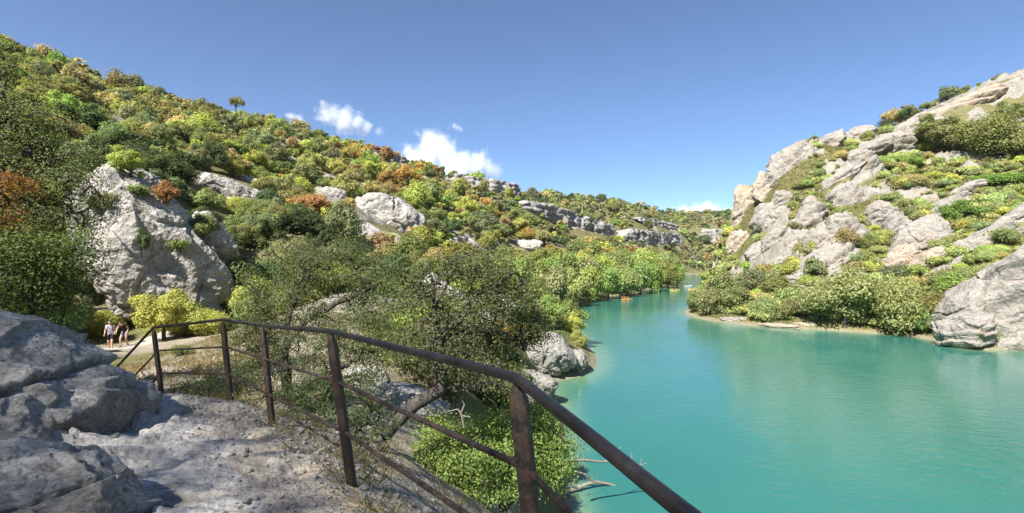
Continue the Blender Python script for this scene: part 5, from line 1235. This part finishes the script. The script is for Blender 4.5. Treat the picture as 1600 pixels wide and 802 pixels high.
# ------------------------------------------------------------------ gravel, dry grass, herbs
rgl = np.random.default_rng(17)
def scatter_near(n, smin, smax, tmin, tmax):
    t = rgl.uniform(tmin, tmax, n); s = smin+(smax-smin)*rgl.uniform(0, 1, n)
    b_ = np.maximum(t-5.6, 0); q = P1[None]+t[:, None]*RD[None]+(s+0.42*b_)[:, None]*RN[None]; return q
k_t = {}
from mathutils.kdtree import KDTree
kd = KDTree(len(pxy))
for i in range(0, len(pxy)): kd.insert((pxy[i, 0], pxy[i, 1], 0), i)
kd.balance()
def trail_z(q):
    out = np.empty(len(q)); g_ = ground(q[:, 0], q[:, 1])
    inp = sstep(1.4, 0.6, np.abs((q[:, 0]+1.25)+(q[:, 1]-1.8)*0.78))*(q[:, 1] < 8.2)*(q[:, 1] > -4)
    for i, (a, b_) in enumerate(q):
        c_, j, dd = kd.find((a, b_, 0)); out[i] = max(pz[j] if dd < 0.05 else -99, g_[i]-0.22*inp[i])
    return out
q = np.concatenate([scatter_near(1500, -0.7, 0.5, 0.3, 7.5), scatter_near(120, 0.3, 2.6, 0.3, 7.0), scatter_near(700, -2.2, -0.4, 1.0, 7.5)])
zq = trail_z(q); sz = 0.009*np.exp(rgl.normal(size=len(q))*0.55); V, Fs, o_ = [], [], 0; v0, f0 = ico(2)
for i in range(len(q)):
    sc = sz[i]*rgl.uniform(0.6, 1.4, 3)*np.array([1, 1, 0.7]); a_ = rgl.uniform(0, 6.28); vv = v0*(1+0.22*rgl.normal(size=(len(v0), 1)))*sc; vv = np.stack([vv[:, 0]*math.cos(a_)-vv[:, 1]*math.sin(a_), vv[:, 0]*math.sin(a_)+vv[:, 1]*math.cos(a_), vv[:, 2]], 1)
    V.append(vv+np.array([q[i, 0], q[i, 1], zq[i]+sc[2]*0.4])); Fs.append(f0+o_); o_ += len(v0)
tag(mobj('gravel', mesh_np('gravel', np.concatenate(V), np.concatenate(Fs), ROCK_NEAR)), kind='stuff')
def blades(q3, hgt_, wid, cols, lean=0.5):
    n = len(q3); a_ = rgl.uniform(0, 6.28, n); sd_ = np.stack([np.cos(a_), np.sin(a_), 0*a_], 1); ln = unit(np.stack([rgl.normal(size=n)*lean, rgl.normal(size=n)*lean, np.ones(n)], 1)); h_ = (hgt_*rgl.uniform(0.5, 1.3, n))[:, None]; w_ = (wid*np.ones(n))[:, None]
    v = np.stack([q3-sd_*w_, q3+sd_*w_, q3+ln*h_+sd_*w_*0.15+np.array([0, 0, -0.15])*h_*rgl.uniform(0, 1, n)[:, None], q3+ln*h_-sd_*w_*0.15], 1).reshape(-1, 3)
    return v, np.arange(4*n).reshape(-1, 4), np.repeat(cols, 4, axis=0)
def grass_patch(name, q3, h_, w_, pal, lean=0.5):
    cols = np.array(pal)[rgl.integers(len(pal), size=len(q3))]*rgl.uniform(0.75, 1.25, (len(q3), 1)); cols = np.concatenate([cols, np.ones((len(cols), 1))], 1)
    v, f, c_ = blades(q3, h_, w_, cols, lean); tag(mobj(name, mesh_np(name, v, f, LEAF_MASS, attrs={'tint': ('FLOAT_COLOR', c_)})), kind='stuff')
STRAW = [(0.34, 0.26, 0.13), (0.28, 0.20, 0.10), (0.20, 0.17, 0.07), (0.14, 0.16, 0.05)]
q = np.concatenate([scatter_near(60, -0.9, -0.1, 0.8, 7.6), scatter_near(36, 2.3, 3.1, 1.5, 3.6), scatter_near(90, -2.6, -0.6, 1.5, 7.6)]); q = np.repeat(q, 16, axis=0)+rgl.normal(size=(len(q)*16, 2))*0.055
grass_patch('dry_grass', np.column_stack([q, trail_z(q)-0.01]), 0.13, 0.0025, STRAW, 0.7)
# bank below the far bend of the trail
m = 2600; qx = rgl.uniform(-15, -5, m); qy = rgl.uniform(10, 29, m); sel = (noise(np.stack([qx, qy, qx*0], 1), 3, 8) > -0.15) & (np.abs(qy-(31+0.38*(qx+11))) > 1.5); qx, qy = np.repeat(qx[sel], 9), np.repeat(qy[sel], 9); qx = qx+rgl.normal(size=len(qx))*.12; qy = qy+rgl.normal(size=len(qx))*.12
grass_patch('dry_grass', np.stack([qx, qy, ground(qx, qy)-0.02], 1), 0.20, 0.009, STRAW+[(0.36, 0.25, 0.14)], 0.6)
# herbs over the rocky hillside and the openings of the wooded one
m = 130000; r_ = np.sqrt(rgl.uniform(60**2, 185**2, m)); a_ = np.radians(rgl.uniform(17, 47, m)); qx, qy = r_*np.sin(a_), r_*np.cos(a_); zb_ = base_z(qx, qy); rk_, dz2 = relief(qx, qy, zb_)
sel = (zb_ > WATER+0.6) & (rk_ < 0.45) & (right_mask(qx, qy) > 0.4); qx, qy, qz = [np.repeat(t_[sel], 3) for t_ in (qx, qy, zb_+dz2)]; qx = qx+rgl.normal(size=len(qx))*.25; qy = qy+rgl.normal(size=len(qx))*.25; qz = ground(qx, qy)
grass_patch('herbs', np.stack([qx, qy, qz-0.05], 1), 0.42, 0.10, [(0.27, 0.27, 0.10), (0.34, 0.27, 0.13), (0.20, 0.25, 0.08), (0.27, 0.19, 0.10), (0.23, 0.29, 0.11)], 0.7)

# ------------------------------------------------------------------ clouds
def cloud(label, px, py, wpx, hpx, puffs, dist=3600, dens=0.02, seed=0, soft=1.0, frag=1.4, nscale=3.2, tilt=0):
    """puffs: (x, z, r) in half-width units"""
    c_ = at(px, py, dist); s_ = wpx/2*dist/F; hz_ = hpx/2*dist/F
    k = N('cloud_vapour'); p = k.obj()
    nz = k.noise(p, nscale*1.0, 7, 0.62, 0.25); nz.node.inputs['Scale'].default_value = nscale
    mp_ = k.mapping(p, (1, 1, 1)); mp_.node.inputs['Location'].default_value = (seed*3.1, seed*1.7, 0); k.l(mp_, nz.node.inputs['Vector'])
    best = None
    for x_, z_, r_ in puffs:
        vs = k.n('ShaderNodeVectorMath', operation='DISTANCE'); k.l(p, vs.inputs[0]); vs.inputs[1].default_value = (x_, 0.0, z_)
        e_ = k.math('SUBTRACT', 1.0, k.math('DIVIDE', vs.outputs['Value'], r_*1.25)); best = e_ if best is None else k.math('MAXIMUM', best, e_)
    d_ = k.math('ADD', best, k.math('MULTIPLY', k.math('SUBTRACT', nz, 0.52), frag*2.2))
    mr = k.n('ShaderNodeMapRange', interpolation_type='SMOOTHSTEP'); k.l(d_, mr.inputs['Value']); mr.inputs['From Min'].default_value = 0.0; mr.inputs['From Max'].default_value = soft
    pv = k.n('ShaderNodeVolumePrincipled'); pv.inputs['Color'].default_value = (1, 1, 1, 1); pv.inputs['Anisotropy'].default_value = 0.0
    k.l(k.math('MULTIPLY', mr.outputs[0], dens), pv.inputs['Density']); k.l(pv.outputs[0], k.out.inputs['Volume'])
    ext = max(abs(z_)+r_ for _, z_, r_ in puffs)*1.25; r0 = max(r_ for _, _, r_ in puffs)*1.35
    v, f = ico(4); vv = v*np.array([1.3, r0, ext])
    o = mobj('cloud', mesh_np('cloud', vv, f, k.m, True)); o.location = c_; o.scale = (s_, s_, s_); o.rotation_euler = (0, -R(tilt) if False else R(tilt), -math.atan2(c_[0], c_[1]))
    tag(o, label, 'cloud')
cloud('long white cloud trailing right over the left ridge', 545, 190, 108, 36, [(-0.72, 0.12, 0.26), (-0.42, 0.05, 0.30), (-0.1, -0.02, 0.36), (0.2, -0.03, 0.30), (0.5, -0.05, 0.22), (0.85, -0.05, 0.16)], seed=1, tilt=14)
cloud('biggest white cloud billowing behind the left ridge', 702, 250, 160, 62, [(-0.62, 0.02, 0.28), (-0.28, 0.16, 0.34), (-0.10, 0.0, 0.36), (0.22, -0.06, 0.28), (0.55, -0.08, 0.26), (0.80, -0.13, 0.20), (-0.4, -0.1, 0.4), (0.1, -0.2, 0.4)], seed=2, tilt=4)
cloud('small faint cloud shred alone above the biggest cloud', 714, 199, 24, 11, [(-0.35, 0.08, 0.4), (0.15, -0.05, 0.42), (0.5, -0.15, 0.3)], seed=3, dens=0.02, tilt=12)
cloud('thin wisp of cloud over the left shoulder of the biggest cloud', 657, 208, 36, 12, [(-0.3, 0.0, 0.32), (0.3, 0.05, 0.36)], seed=4, dens=0.007, soft=0.8)
cloud('little white cloud peeping over the left ridge', 463, 186, 44, 18, [(-0.35, 0.05, 0.36), (0.1, -0.02, 0.36), (0.5, -0.15, 0.3)], seed=5, tilt=10)
cloud('low white cloud bank in the gap above the far hills', 1092, 333, 108, 20, [(-0.7, -0.08, 0.22), (-0.4, -0.02, 0.24), (-0.1, 0.02, 0.26), (0.2, 0.03, 0.24), (0.5, 0.02, 0.22), (0.78, -0.02, 0.2)], dist=5200, seed=6, dens=0.02)
# ------------------------------------------------------------------ haze over the valley
k = N('valley_air'); pv = k.n('ShaderNodeVolumePrincipled'); pv.inputs['Color'].default_value = (0.80, 0.88, 1.0, 1); pv.inputs['Density'].default_value = 0.00006; pv.inputs['Anisotropy'].default_value = 0.2
k.l(pv.outputs[0], k.out.inputs['Volume'])
zlo, zhi = float(gz.min())-1.5, max(float(gz.max())+9, 20); B = 1505
v = np.array([(sx*B, sy*B, z_) for z_ in (zlo, zhi) for sy in (-1, 1) for sx in (-1, 1)]); f = np.array([(0, 2, 3, 1), (4, 5, 7, 6), (0, 1, 5, 4), (2, 6, 7, 3), (0, 4, 6, 2), (1, 3, 7, 5)])
tag(mobj('haze', mesh_np('haze', v, f, k.m)), kind='stuff')
